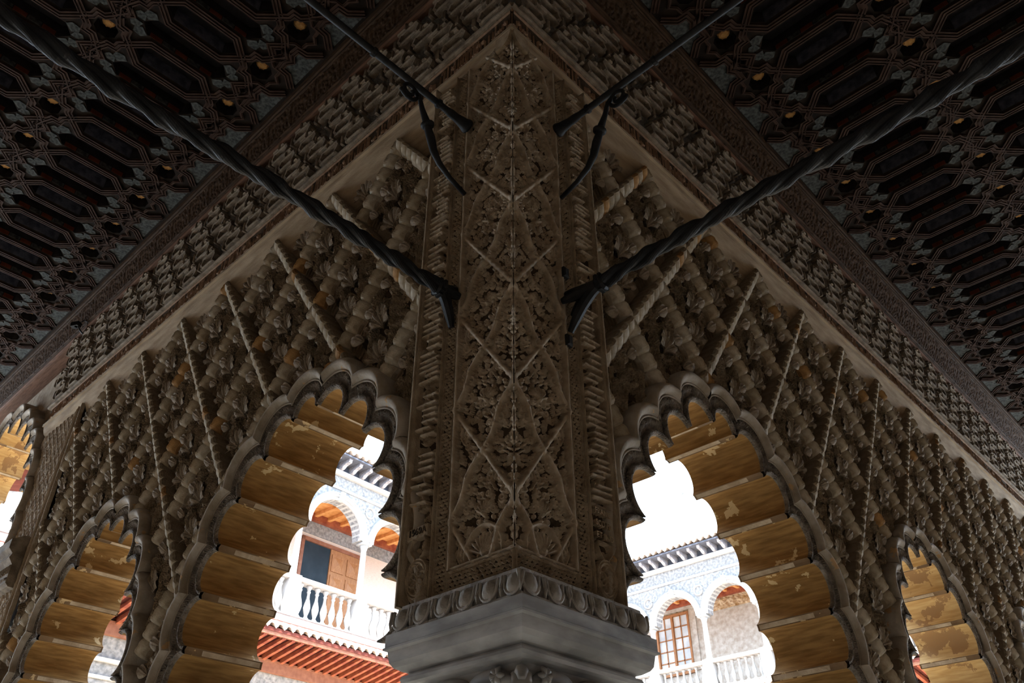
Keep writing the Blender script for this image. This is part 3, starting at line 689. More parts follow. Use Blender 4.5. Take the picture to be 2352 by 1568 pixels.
# impost, abacus and capital under the pier
def capital():
    x0, x1, y0, y1 = -.085, 1.06, -.13, .935       # footprint of the abacus
    def ring(name, prof, m, parent=None, sub=1):
        """profile (out, z) swept round the rectangle (out measured from the abacus faces)"""
        V = []; k = len(prof)
        for o_, z in prof:
            V += [(x0-o_, y0-o_, z), (x1+o_, y0-o_, z), (x1+o_, y1+o_, z), (x0-o_, y1+o_, z)]
        F = [(4*i+j, 4*i+(j+1) % 4, 4*i+4+(j+1) % 4, 4*i+4+j) for i in range(k-1) for j in range(4)]
        F += [(0, 1, 2, 3), (4*k-4, 4*k-3, 4*k-2, 4*k-1)]
        return fixn(me_from(name, V, F, [m]))
    body = link('marble_capital', ring('marble_capital', [(-.03, 2.955), (.0, 2.952), (.0, 2.885), (.008, 2.880), (.008, 2.868), (-.012, 2.860), (-.016, 2.835), (-.022, 2.80), (-.04, 2.775), (-.075, 2.755), (-.10, 2.748), (-.10, 2.738), (-.075, 2.730), (-.068, 2.712), (-.075, 2.694), (-.10, 2.686), (-.15, 2.680), (-.17, 2.655), (-.17, 2.60), (-.3, 2.59)], M['marble']))
    tag(body, 'grey veined marble capital with stepped abacus under the corner pier', 'capital')
    # egg and dart course: plaster frieze between capital and pier, one egg per piece
    em = link('egg_molding', ring('egg_molding', [(-.12, 3.129), (-.085, 3.128), (-.058, 3.118), (-.055, 3.10), (-.06, 3.09), (-.045, 3.06), (-.035, 3.02), (-.05, 2.985), (-.025, 2.975), (-.02, 2.958), (-.05, 2.95), (-.12, 2.95)], M['impost']), body)
    V = []; F = []; A, B = 10, 8      # an egg in its shell
    for i in range(A+1):
        for j in range(B+1):
            u = (i/A*2-1); v = (j/B*2-1); r = math.sqrt(min(1, u*u+v*v)); V.append((u*.050, .036*math.sqrt(max(0, 1-min(1, r*r)))+.002, v*.060-.01*abs(u)))
    F = [(i*(B+1)+j, (i+1)*(B+1)+j, (i+1)*(B+1)+j+1, i*(B+1)+j+1) for i in range(A) for j in range(B)]
    egg = fixn(me_from('egg', V, F, [M['impost']], smooth=True))
    sh = MB(); pts = [(.063*math.cos(t), .014, .012+.076*math.sin(t)) for t in np.linspace(PI, 2*PI, 12)]; sh.tube([(-.066, .012, .05)]+pts+[(.066, .012, .05)], .010, 6)
    sh.tube([(.083, .012, .05), (.083, .018, -.02), (.083, .012, -.06)], [.015, .011, .003], 6); shell_ = sh.mesh('dart', M['impost'])
    for face in ('L', 'R'):
        n_ = 6; L_ = (y1-y0) if face == 'L' else (x1-x0)
        for i in range(n_):
            t = (i+.5)/n_
            if face == 'L': mt = Matrix.Translation((x0+.042, y0+L_*t, 3.035)) @ Matrix.Rotation(PI/2, 4, 'Z') @ Matrix.Rotation(.12, 4, 'X')
            else: mt = Matrix.Translation((x0+L_*t, y0+.042, 3.035)) @ Matrix.Rotation(PI, 4, 'Z') @ Matrix.Rotation(.12, 4, 'X')
            link('egg', egg, em, mtx=mt); link('dart', shell_, em, mtx=mt)
    # crack block at the corner joint
    # bell with leaves and volutes
    b = MB(); cx, cy = (x0+x1)/2, (y0+y1)/2
    b.lathe([(.30, 2.18), (.33, 2.25), (.37, 2.40), (.44, 2.52), (.50, 2.60)], (cx, cy, 0), 32); link('bell', b.mesh('bell', M['marble'], True), body)
    vo = MB(); pts = [(.075*(1-t*.82)*math.cos(t*4.2*PI), 0, .075*(1-t*.82)*math.sin(t*4.2*PI)) for t in np.linspace(0, 1, 40)]
    vo.tube(pts, [.022-.012*i/39 for i in range(40)], 6); vo.lathe([(.02, -.02), (.026, 0), (.02, .02)], (0, 0, 0), 8)
    vol = vo.mesh('volute', M['marble'], True)
    for dx, dy, a_ in ((x0+.22, y0+.22, PI/4), (x1-.22, y0+.22, -PI/4), (x0+.22, y1-.22, -PI/4)):
        link('volute', vol, body, mtx=Matrix.Translation((dx-.03, dy-.03, 2.56)) @ Matrix.Rotation(a_, 4, 'Z') @ Matrix.Diagonal((1.1, 2.6, 1.1, 1)))
    # acanthus tongue at the corner, scrolls along both faces
    lf = MB(); lf.tube([(0, 0, .0), (-.02, -.02, .07), (-.07, -.07, .125), (-.12, -.12, .13), (-.135, -.135, .09)], [.05, .045, .04, .035, .02], 8); tongue = lf.mesh('acanthus_leaf', M['marble'], True)
    link('acanthus_leaf', tongue, body, loc=(x0+.26, y0+.26, 2.50))
    fl = MB()
    for q in range(6): fl.tube([(0, 0, 0), (.03*math.cos(q*PI/3), .012, .03*math.sin(q*PI/3)), (.05*math.cos(q*PI/3), 0, .05*math.sin(q*PI/3))], [.012, .018, .006], 6)
    fl.lathe([(.001, -.02), (.016, -.01), (.016, .01), (.001, .02)], (0, 0, 0), 8); rose = fl.mesh('rosette', M['marble'], True)
    sc_ = MB(); sc_.tube([(-.16+.32*t, -.0, .03*math.sin(t*PI)) for t in np.linspace(0, 1, 9)], [.02, .035, .045, .05, .05, .05, .045, .035, .02], 8); scr = sc_.mesh('scroll', M['marble'], True)
    for i, t in enumerate((.36, .64)):
        link('scroll', scr, body, mtx=Matrix.Translation((x0+(x1-x0)*t, y0+.17, 2.605))); link('scroll', scr, body, mtx=Matrix.Translation((x0+.17, y0+(y1-y0)*t, 2.605)) @ Matrix.Rotation(PI/2, 4, 'Z'))
    link('rosette', rose, body, mtx=Matrix.Translation((x0+.29, y0+.12, 2.625)) @ Matrix.Rotation(PI, 4, 'Z')); link('rosette', rose, body, mtx=Matrix.Translation((x0+.12, y0+.29, 2.625)) @ Matrix.Rotation(PI/2, 4, 'Z'))
    sh_ = MB(); sh_.lathe([(.34, 0), (.34, .1), (.27, .18), (.26, .25), (.25, 2.1), (.28, 2.13), (.28, 2.18)], (cx, cy, 0), 28); link('shaft', sh_.mesh('shaft', M['marble'], True), body)
    return body
capital()

# ------------------------------------------------------------------ iron tie rods
def thick_rod(F, s, label, collar, zr):
    L = 5.1; n = 260; pts = []; tw = []
    for i in range(n):
        t = i/(n-1); y = collar+(L-collar)*t; pts.append((s+.004*math.sin(y*3), y, zr+.012*math.sin(y*2.1)+.02*t)); tw.append(y*PI/.40)
    mb = MB(); mb.tube(pts, [.030+.004*math.sin(i*.37)+.002*math.sin(i*.93) for i in range(n)], 24, twist=tw, lobes=3, lob=.80)
    rod = link('tie_rod', mb.mesh('tie_rod', M['rod'], False)); rod.matrix_world = F; tag(rod, label, 'tie rod', 'iron tie rods across the gallery')
    c = MB()
    c.tube([(s, collar-.035, zr), (s, collar-.02, zr), (s, collar+.02, zr), (s, collar+.035, zr)], [.05, .066, .066, .05], 8)
    c.bev(s-.075, s+.075, collar-.012, collar+.016, zr-.028, zr+.028, .006); c.bev(s-.028, s+.028, collar-.012, collar+.016, zr-.075, zr+.075, .006)
    link('collar', c.mesh('collar', M['iron']), rod)
    d = collar
    for dx, dz in ((.0, .07), (.03, -.25), (-.05, -.02), (.07, -.08)):
        p = MB(); q = [(s+dx*u**1.7, d*(1-u)+.004, zr+dz*u**1.7) for u in np.linspace(0, 1, 8)]
        p.tube(q, [.040, .042, .042, .042, .040, .038, .032, .022], 8); link('prong', p.mesh('prong', M['iron']), rod)
    for dz in ((.27, -.34) if F is FR else ()):
        p = MB(); p.bev(s-.028, s+.028, -.03, .03, zr+dz-.045, zr+dz+.045, .012); link('wall_bolt', p.mesh('wall_bolt', M['iron']), rod)
    return rod
thick_rod(FL, .565, 'thick twisted black iron rod running from the corner pier to the upper left', .16, 5.26)
thick_rod(FR, .545, 'thick twisted black iron rod running from the corner pier to the upper right', .32, 5.22)
def thin_rod(F, s, label):
    z = 7.07; mb = MB()
    mb.tube([(s, 0, z), (s, .02, z), (s, .05, z), (s, .14, z), (s, .20, z), (s, .25, z), (s, 5.1, z+.02)], [.062, .062, .050, .036, .036, .028, .028], 12)
    rod = link('tie_rod', mb.mesh('tie_rod', M['iron'], True)); rod.matrix_world = F; tag(rod, label, 'tie rod', 'iron tie rods across the gallery')
    for y in (.33, 1.0):
        k = MB(); k.tube([(s, y-.02, z), (s, y-.012, z), (s, y+.012, z), (s, y+.02, z)], [.03, .04, .04, .03], 10); link('collar_ring', k.mesh('collar_ring', M['iron']), rod)
    b = MB(); pts = []
    for t in np.linspace(0, 1, 26):       # scroll under the rod
        a = -PI*.15-t*3.1*PI; r = .028+.075*(1-t)*.9; pts.append((s, .63+r*math.cos(a), z-.115+r*math.sin(a)))
    pts = pts[::-1]
    down = [(s, .60, z-.05), (s, .53, z-.10), (s, .49, z-.22), (s, .445, z-.31), (s, .42, z-.38), (s, .385, z-.46), (s, .345, z-.58), (s, .28, z-.67), (s, .17, z-.74), (s, 0, z-.80)]
    b.tube(down, [.016, .018, .022, .030, .030, .036, .030, .024, .020, .018], 10)
    br = link('bracket', b.mesh('bracket', M['iron'], True), rod)
    sc = MB(); sc.tube(pts, .0165, 8); link('scroll', sc.mesh('scroll', M['iron'], True), br)
    kn = MB(); kn.tube([(s, .436, z-.325), (s, .433, z-.335), (s, .427, z-.345), (s, .421, z-.36), (s, .418, z-.37)], [.036, .052, .056, .052, .036], 14); link('knob', kn.mesh('knob', M['iron'], True), br)
thin_rod(FL, .517, 'thin straight iron rod with scrolled bracket high on the pier, going left')
thin_rod(FR, .552, 'thin straight iron rod with scrolled bracket high on the pier, going right')

# ------------------------------------------------------------------ wooden cornice and coffered ceilings
CZ = 10.10
def cornice(name, F, top, smax):
    prof = [(-.76, 9.56), (.0, 9.56), (.03, 9.565), (.045, 9.585), (.045, 9.61), (.03, 9.63), (.035, 9.64), (.05, 9.66), (top-.03, 9.97), (top, 9.98), (top, 10.02), (top+.02, 10.03), (top+.03, CZ+.0), (-.76, CZ)]
    me = sweep(name, prof, -.0, smax, M['wood_cornice'], 1); me.materials.append(M['wood_lip'])
    for p in me.polygons:
        if p.center.z < 9.635: p.material_index = 1
    o = link(name, me); o.matrix_world = F; o['kind'] = 'structure'
    # carved leaf boards, one per half metre
    c = Canvas(0, .5, 0, .36, .012); rs = random.Random(2)
    for i in range(60): c.fan(rs.uniform(0, .5), rs.uniform(.02, .34), rs.uniform(0, 6), .05, .012, 5)
    c.seg((0, .02), (.5, .02), .01, .014); c.seg((0, .34), (.5, .34), .01, .014)
    me = c.mesh('carved_board', 0, M['wood_cornice']); th = math.atan2(top-.08, .31)
    for k in range(int(smax/.5)): link('carved_board', me, o, mtx=Matrix.Translation((k*.5, .055, 9.655)) @ Matrix.Rotation(-th, 4, 'X') @ Matrix.Diagonal((1, 1, 1.06, 1)))
    return o
cornice('trim_1', FL, .17, 16.5); cornice('trim_2', FR, .27, 18.5)

def hexa(sx, n0, half, sh, wd): return [(sx-0, n0-half), (sx+wd, n0-sh), (sx+wd, n0+sh), (sx, n0+half), (sx-wd, n0+sh), (sx-wd, n0-sh)]
def ribbon(mb, pts, widths, h, closed=False):
    """three-grooved lath following a polyline in the ceiling plane, hanging below it"""
    P = [Vector(p) for p in pts]; n = len(P)
    def off(i, d):
        a = P[(i-1) % n] if (closed or i > 0) else None; b = P[(i+1) % n] if (closed or i < n-1) else None
        t1 = (P[i]-a).normalized() if a is not None else None; t2 = (b-P[i]).normalized() if b is not None else None
        if t1 is None: t1 = t2
        if t2 is None: t2 = t1
        n1 = Vector((-t1.y, t1.x)); n2 = Vector((-t2.y, t2.x)); m_ = (n1+n2); m_ = m_/max(.35, m_.length_squared)*2; return P[i]+m_*d
    for (w0, w1, dz) in widths:
        V = []
        for i in range(n):
            a, b = off(i, w0), off(i, w1); V += [(a.x, a.y, 0), (a.x, a.y, -dz), (b.x, b.y, -dz), (b.x, b.y, 0)]
        F = []
        for i in range(n if closed else n-1):
            a, b = 4*i, 4*((i+1) % n)
            for k in range(3): F.append((a+k, b+k, b+k+1, a+k+1))
        if not closed: F += [(0, 1, 2, 3), (4*n-4, 4*n-3, 4*n-2, 4*n-1)]
        mb.add(V, F)
LW = [(-.046, -.030, .030), (-.028, .028, .016), (-.009, .009, .034), (.030, .046, .030)]
def ceiling_parts(pitch):
    k = pitch/.8; R = {}
    A = hexa(0, 0, .43, .31, .118*k); B = hexa(.4*k, 0, .53, .42, .135*k)
    D = [(.135*math.cos(PI/8+i*PI/4), -.77+.135*math.sin(PI/8+i*PI/4)) for i in range(8)]
    dm = [(.4*k, -.77-.045), (.4*k+.045, -.77), (.4*k, -.77+.045), (.4*k-.045, -.77)]
    rect = [(-.2*k, -.95), (.6*k, -.95), (.6*k, .61), (-.2*k, .61)]
    loops = [rect, A, B, D, dm]; flat = [p for l in loops for p in l]
    tri = tessellate_polygon([[Vector((p[0], p[1], 0)) for p in l] for l in loops])
    V = [(p[0], p[1], 0) for p in flat]; F = [tuple(t) for t in tri]
    R['board'] = me_from('ceiling_board', V, F, [M['board']])
    def coffer(name, poly, dep, red):
        n = len(poly); V = [(p[0], p[1], 0) for p in poly]+[(p[0], p[1], dep) for p in poly]; F = [(i, (i+1) % n, n+(i+1) % n, n+i) for i in range(n)]+[tuple(range(n, 2*n))]; I = [0]*(n+1)
        if not red: I[4] = 1; I[1] = 1
        me = me_from(name, V, F, [M['coffer'], M['coffer_pale'], M['coffer_red']], I)
        return me
    R['A'] = coffer('long_coffer', A, .20, False); R['B'] = coffer('deep_coffer', B, .22, True); R['D'] = coffer('star_coffer', D, .17, True); R['dm'] = coffer('diamond_coffer', dm, .06, True)
    # red and pale painted slips along the sides of the deep coffer
    sl = MB(); wd = .135*k
    for sgn in (-1, 1):
        for j in range(5):
            n0 = -.40+j*.16; sl.box(.4*k+sgn*wd-.004, .4*k+sgn*wd+.004, n0+.006, n0+.154, .004, .075, 0 if j % 2 == 0 else 1)
    R['slip'] = sl.mesh('painted_slip', [M['coffer_red'], M['painted']])
    bo = MB(); bo.lathe([(.0, .10), (.03, .092), (.055, .10), (.075, .125), (.08, .165)][::1], (0, -.77, 0), 16)
    for q in range(8): a = q*PI/4; bo.tube([(.02*math.cos(a), -.77+.02*math.sin(a), .098), (.06*math.cos(a), -.77+.06*math.sin(a), .108)], [.006, .012], 6)
    R['boss'] = bo.mesh('gilded_boss', M['gilt'])
    fr = MB(); ribbon(fr, hexa(0, 0, .515, .325, .195*k), LW, 0, True); R['frame'] = fr.mesh('hexagon_lath', M['lath'])
    z = MB()
    Q1 = [(0, -.51), (-.08, -.59), (-.16, -.60), (-.165, -.69), (-.24, -.75), (-.4, -.86)]; Q2 = [(0, .51), (-.08, .59), (-.16, .60), (-.165, .69), (-.27, .74), (-.4, .79)]
    for sg in (-1, 1):
        ribbon(z, [(sg*x*k, y) for x, y in Q1], LW, 0); ribbon(z, [(sg*x*k, y) for x, y in Q2], LW, 0)
    R['zig'] = z.mesh('zigzag_lath', M['lath'])
    d_ = MB(); ribbon(d_, [(.4*k, -.77-.115), (.4*k+.115, -.77), (.4*k, -.77+.115), (.4*k-.115, -.77)], LW, 0, True); R['dl'] = d_.mesh('diamond_lath', M['lath'])
    st = MB(); pts = []
    for i in range(16): a = i*PI/8+PI/8; r = .235 if i % 2 else .185; pts.append((r*math.cos(a), -.77+r*math.sin(a)))
    ribbon(st, pts, [(-.02, -.008, .018), (-.006, .006, .028), (.008, .02, .018)], 0, True); R['st'] = st.mesh('star_lath', M['lath'])
    def poly(name, pts):
        g = MB(); g.prism(pts, -.006, .004, plane='xy'); return g.mesh(name, M['painted'])
    R['tri'] = poly('painted_panel', [(-.01, -.03), (.10, .0), (.105, .10), (.04, .14), (-.02, .08)]); R['quad'] = poly('painted_panel', [(.02, -.06), (.085, .0), (.07, .11), (-.02, .12), (-.06, .04)])
    R['heart'] = poly('painted_panel', [(0, .05), (.06, .11), (.15, .10), (.16, -.0), (.30, -.10), (.27, -.135), (-.27, -.135), (-.30, -.10), (-.16, 0), (-.15, .10), (-.06, .11)])
    hb = MB(); ribbon(hb, [(-.34, -.12), (-.20, .02), (-.19, .14), (-.07, .15), (0, .10), (.07, .15), (.19, .14), (.20, .02), (.34, -.12)], LW, 0); R['hl'] = hb.mesh('heart_lath', M['lath'])
    return R
def ceiling(name, F, pitch, s0, noff, top, smax):
    R = ceiling_parts(pitch); k = pitch/.8
    mb = MB(); mb.box(-5.3, smax, -.76, 5.3, CZ+.30, CZ+.42); root = link(name, mb.mesh(name, M['board'])); root.matrix_world = F; root['kind'] = 'structure'
    eb = MB(); eb.box(-0.0, smax, top-.1, .47+noff, CZ, CZ+.03); link('edge_board', eb.mesh('edge_board', M['board']), root)
    j0 = int(-s0/pitch)
    for row in range(3):
        n0 = 1.42+noff+row*1.56
        for j in range(j0, int((smax-s0)/pitch)):
            s = s0+j*pitch
            if s < .1: continue
            T = Matrix.Translation((s, n0, CZ)); near = (row == 0 and s < 9.5) or (row == 1 and s < 12) or row == 2 and 6 < s < 12
            for nm, key in (('ceiling_board', 'board'), ('long_coffer', 'A'), ('deep_coffer', 'B'), ('star_coffer', 'D'), ('diamond_coffer', 'dm'), ('hexagon_lath', 'frame'), ('zigzag_lath', 'zig'), ('diamond_lath', 'dl'), ('star_lath', 'st')):
                o = link(nm, R[key], root, mtx=T)
                if key == 'D': link('gilded_boss', R['boss'], o)
                if key == 'B': link('painted_slip', R['slip'], o)
            for sg in (-1, 1):
                for sn in (-1, 1):
                    link('painted_panel', R['tri'], root, mtx=T @ Matrix.Translation((.4*k+sg*.035, sn*.545, -.004)) @ Matrix.Diagonal((sg*.8, sn*.8, 1, 1)))
                    link('painted_panel', R['quad'], root, mtx=T @ Matrix.Translation((sg*.275*k, sn*.47, -.004)) @ Matrix.Diagonal((-sg*.9, sn*.9, 1, 1)))
    for j in range(j0, int((smax-s0)/pitch)):
        s = s0+(j+.5)*pitch
        if s < .5: continue
        link('painted_panel', R['heart'], root, mtx=Matrix.Translation((s, .375+noff, CZ-.006))); link('heart_lath', R['hl'], root, mtx=Matrix.Translation((s, .375+noff, CZ)))
    return root
ceiling('ceiling', FL, .795, 3.60, -.0, .17, 16.4); ceiling('ceiling', FR, .81, 3.70, .075, .27, 18.4)

# ------------------------------------------------------------------ gallery shell and courtyard ground
def box_obj(name, b, m):
    g = MB(); g.box(*b); o = link(name, g.mesh(name, m)); o['kind'] = 'structure'; return o
box_obj('floor', (-5.5, 31, -5.5, 25, -.3, 0), M['floor'])
box_obj('wall_outer_left', (-5.45, -5.15, -5.45, 17, 0, 10.5), M['plain'])
box_obj('wall_outer_right', (-5.15, 19, -5.45, -5.15, 0, 10.5), M['plain'])
box_obj('ceiling', (-5.15, 0, -5.15, 0, CZ+.04, CZ+.28), M['board'])

# projecting tiled eaves on the courtyard side of the near arcades
for nm, F, L_ in (('trim_3', FL, 16.5), ('trim_4', FR, 18.5)):
    g = MB(); g.prism([(-.76, 9.30), (-2.35, 9.62), (-2.35, 9.74), (-.76, 9.98)], .76, L_, plane='yz'); o = link(nm, g.mesh(nm, M['dark_red'])); o.matrix_world = F; o['kind'] = 'structure'
# small security camera on the left cornice
def security_camera():
    g = MB(); g.box(-.05, .09, -.045, .045, -.04, .04); g.lathe([(.03, 0), (.035, .02), (.02, .03)], (.0, 0, -.04), 10)
    o = link('security_camera', g.mesh('security_camera', M['black'])); o.matrix_world = FL @ Matrix.Translation((9.65, .16, 9.62)) @ Matrix.Rotation(.5, 4, 'Z')
    tag(o, 'small black camera clamped under the left wooden cornice', 'camera')
    b = MB(); b.tube([(-.03, 0, -.03), (-.06, -.04, -.10), (-.08, -.10, -.13)], .014, 8); link('bracket', b.mesh('bracket', M['black']), o)
    c = MB(); c.tube([(-.05, 0, .03), (-.12, 0, .07), (-.18, -.02, .03), (-.17, -.05, -.05), (-.10, -.08, -.12)], .007, 6); link('cable', c.mesh('cable', M['black']), o)
    l = MB(); l.tube([(.09, 0, 0), (.10, 0, 0)], .022, 10); link('lens', l.mesh('lens', M['glass']), o)
security_camera()

# ------------------------------------------------------------------ far facades of the courtyard
def arch_poly(c, r, spring, x0, x1, top, n=18):
    """spandrel plate with half-round opening"""
    return [(x0, spring), (c-r, spring)]+[(c-r*math.cos(PI*i/n), spring+r*math.sin(PI*i/n)) for i in range(1, n)]+[(c+r, spring), (x1, spring), (x1, top), (x0, top)]
BALP = [(.055, 0), (.085, .02), (.085, .07), (.05, .10), (.045, .14), (.085, .26), (.10, .36), (.085, .46), (.045, .62), (.038, .74), (.06, .80), (.04, .83), (.07, .90), (.085, .93), (.085, .97)]
def facade(name, Mx, label, u0, u1, cols, pitch, spring, r, rail, base, frz, eave, colr, depth, door=None, windows=None, lowz=8.1, backmat='brick', low_e=1.6):
    """local: x along the facade, y away from the courtyard viewer, z up; front plane y=0"""
    root = link(name, None); root.matrix_world = Mx; tag(root, label, 'building')
    W = lambda n_, mb, m, p=root, **k: link(n_, mb.mesh(n_, m, **k), p)
    # lower storey wall, plinth below the balusters
    g = MB(); g.box(u0, u1, 0, .6, 0, base-.05); W('lower_wall', g, M['carved_white'])
    g = MB(); g.box(u0, u1, -.10, .45, base-.55, base); g.box(u0, u1, -.14, .45, base-.04, base); W('parapet_base', g, M['white'])
    g = MB(); g.box(u0, u1, -.10, .30, rail-.14, rail); W('handrail', g, M['white'])
    g = MB(); g.box(u0, u1, .0, depth+1, base-.3, base-.06); W('upper_floor', g, M['white'])
    hb = rail-.14-base; s_ = hb/.97; g = MB(); g.lathe(BALP, (0, 0, 0), 10); bal = g.mesh('baluster', M['white'], True)
    n = int((u1-u0)/pitch)+1; c0 = cols-pitch*math.floor((cols-u0)/pitch)
    cm = MB(); cm.lathe([(.16, 0), (.16, .06), (.12, .10), (.115, .14), (.10, spring-rail-.26), (.12, spring-rail-.24), (.12, spring-rail-.21), (.17, spring-rail-.10)], (0, 0, 0), 16); cm.box(-.2, .2, -.2, .2, spring-rail-.10, spring-rail); colm = cm.mesh('column', M['white'], True)
    pm = MB(); pm.box(-.22, .22, -.14, .36, base, rail+.02); pm.box(-.15, .15, -.15, -.14, base+.12, rail-.18); pedm = pm.mesh('pedestal', M['white'])
    for k in range(n):
        c = c0+k*pitch
        if c > u1: break
        link('column', colm, root, loc=(c, .1, rail)); link('pedestal', pedm, root, loc=(c, 0, 0))
        nb = 7; 
        for i in range(nb):
            x = c+.22+(pitch-.44)*(i+.5)/nb
            if x < u1: link('baluster', bal, root, loc=(x, .1, base), scale=(s_, s_, s_))
        cc = c+pitch/2
        if cc+pitch/2 <= u1+.5:
            g = MB(); g.prism(arch_poly(cc, r, spring, c, c+pitch, frz), 0, .42); sp = W('spandrel', g, M['carved_white'])
            a = MB(); N_ = 20      # moulded archivolt
            for (ra, rb, y) in ((r, r+.12, -.05), (r+.12, r+.22, -.09), (r+.22, r+.27, -.12)):
                V = []; 
                for i in range(N_+1):
                    t = PI*i/N_
                    for rr in (ra, rb):
                        for yy in (y, .02): V.append((cc-rr*math.cos(t), yy, spring+rr*math.sin(t)))
                F = []
                for i in range(N_):
                    b_, e_ = 4*i, 4*i+4; F += [(b_, e_, e_+2, b_+2), (b_, b_+1, e_+1, e_), (b_+2, e_+2, e_+3, b_+3)]
                a.add(V, F)
            a.box(cc-.09, cc+.09, -.20, .02, spring+r-.02, spring+r+.30)
            link('archivolt', a.mesh('archivolt', M['white']), sp)
            V = []; 
            for i in range(N_+1): t = PI*i/N_; V += [(cc-r*math.cos(t), 0, spring+r*math.sin(t)), (cc-r*math.cos(t), .42, spring+r*math.sin(t))]
            link('intrados', me_from('intrados', V, [(2*i, 2*i+2, 2*i+3, 2*i+1) for i in range(N_)], [M['white']], smooth=True), sp)
            for sx in (c+.02,):
                q = MB(); q.tube([(sx+.2*math.cos(t), -.02, spring+r+.02+.2*math.sin(t)) for t in np.linspace(0, 2*PI, 18)], .035, 6); link('roundel', q.mesh('roundel', M['white']), sp)
    # entablature
    g = MB(); g.box(u0, u1, -.04, .42, frz, frz+.10); g.box(u0, u1, -.12, .42, eave-.18, eave); W('cornice_molding', g, M['white'])
    g = MB(); g.box(u0, u1, .0, .42, frz+.10, eave-.18); W('frieze', g, M['carved_white'])
    g = MB(); g.box(u0, u1, -.75, .42, eave+.28, eave+.34); W('eave_board', g, M['slate']); g = MB(); g.box(u0, u1, -.0, .42, eave, eave+.3); W('eave_wall', g, M['slate'])
    cb = MB(); cb.prism([(0, .0), (-.20, .03), (-.34, .12), (-.58, .17), (-.62, .28), (0, .28)], -.075, .075, plane='yz'); cbm = cb.mesh('corbel', M['corbel'])
    for i in range(int((u1-u0)/.5)): link('corbel', cbm, root, loc=(u0+.25+i*.5, 0, eave))
    def tiles(zc, ye, span, parent):
        t = MB(); Nn = 7; V = []
        for i in range(Nn):
            a_ = PI*i/(Nn-1)
            for y, rr, dz in ((-.0, .11, 0), (span, .09, span*.42)): V += [(rr*math.cos(a_), y, dz+rr*math.sin(a_)), ((rr-.02)*math.cos(a_), y, dz+(rr-.02)*math.sin(a_))]
        F = []
        for i in range(Nn-1):
            b_ = 4*i; F += [(b_, b_+4, b_+6, b_+2), (b_+1, b_+3, b_+7, b_+5), (b_, b_+1, b_+5, b_+4)]
        t.add(V, F)
        t.add([(.10, .02, .02), (.20, .02, .02), (.20, span, span*.42), (.10, span, span*.42), (.15, .0, -.05), (.15, span, span*.42-.05)], [(0, 4, 5, 3), (4, 1, 2, 5)])
        tm = t.mesh('roof_tile', M['tile']); n_ = int((u1-u0)/.30)
        for i in range(min(n_, 140)): link('roof_tile', tm, parent, loc=(u0+.15+i*.30, ye, zc))
    g = MB(); g.prism([(-.75, eave+.34), (3.5, eave+2.1), (3.5, eave+1.9), (.42, eave+.34)], u0, u1, plane='yz'); rf = W('roof', g, M['tile']); tiles(eave+.40, -.80, 2.0, rf)
    # lower eave with rafters
    e = low_e
    g = MB(); g.prism([(-e, lowz+.40), (.0, lowz+.18), (.0, base-.2), (-e, lowz+.50)], u0, u1, plane='yz'); lr = W('lower_roof', g, M['dark_red']); tiles(lowz+.52, -e-.05, 1.2, lr)
    g = MB(); g.prism([(-e+.05, lowz+.34), (0, lowz+.12), (0, lowz-.02), (-.15, lowz-.02), (-e+.05, lowz+.26)], -.055, .055, plane='yz'); ram = g.mesh('rafter', M['rafter'])
    for i in range(int((u1-u0)/.33)): link('rafter', ram, root, loc=(u0+.16+i*.33, 0, 0))
    g = MB(); g.box(u0, u1, -.16, .0, lowz-.30, lowz-.02); g.box(u0, u1, -.20, .0, lowz-.02, lowz+.04); g.box(u0, u1, -e+.02, -e+.10, lowz+.30, lowz+.44); W('eave_beam', g, M['door_frame'])
    g = MB(); g.box(u0, u1, -.10, .02, lowz-.95, lowz-.85); g.box(u0, u1, -.06, .02, lowz-1.35, lowz-1.27); W('string_course', g, M['white'])
    # the gallery behind the arches
    g = MB(); g.box(u0, u1, .42, depth, frz+.02, frz+.10); W('gallery_ceiling', g, M['orange_wood'])
    g = MB(); g.box(-.07, .07, .42, depth, -.14, 0); bm_ = g.mesh('beam', M['orange_wood'])
    for i in range(int((u1-u0)/.62)): link('beam', bm_, root, loc=(u0+.3+i*.62, 0, frz+.02))
    g = MB(); g.box(u0, u1, depth-.22, depth, frz-.26, frz+.02); W('wall_plate', g, M['rafter'])
    g = MB(); g.box(u0, u1, depth, depth+.3, base, frz+.1); bw = W('back_wall', g, M[backmat])
    g = MB(); g.box(u0, u1, depth-.05, depth, frz-.75, frz-.26); W('carved_band', g, M['carved_white' if backmat == 'brick' else 'tan_carved'])
    return root, depth, base, frz

DL = Matrix.Translation((8, 20, 0)) @ Matrix.Rotation(math.radians(4), 4, 'Z')
fA, dA, bA, zA = facade('palace_facade', DL, 'white arcaded facade with carved panelled door seen through the left arches', -7.5, 15.5, 5.86, 2.86, 12.88, 1.12, 10.90, 9.62, 14.42, 15.12, 5.86, 2.5)
DR = Matrix(((0, -1, 0, 27), (1, 0, 0, 0), (0, 0, 1, 0), (0, 0, 0, 1))) @ Matrix.Diagonal((1, -1, 1, 1))
fB, dB, bB, zB = facade('palace_facade', DR, 'white arcaded facade with red framed window seen through the right arches', -1.0, 21.5, 14.84, 2.56, 12.02, 1.0, 10.22, 9.20, 13.62, 14.40, 14.84, 2.4, backmat='beige', lowz=8.0)

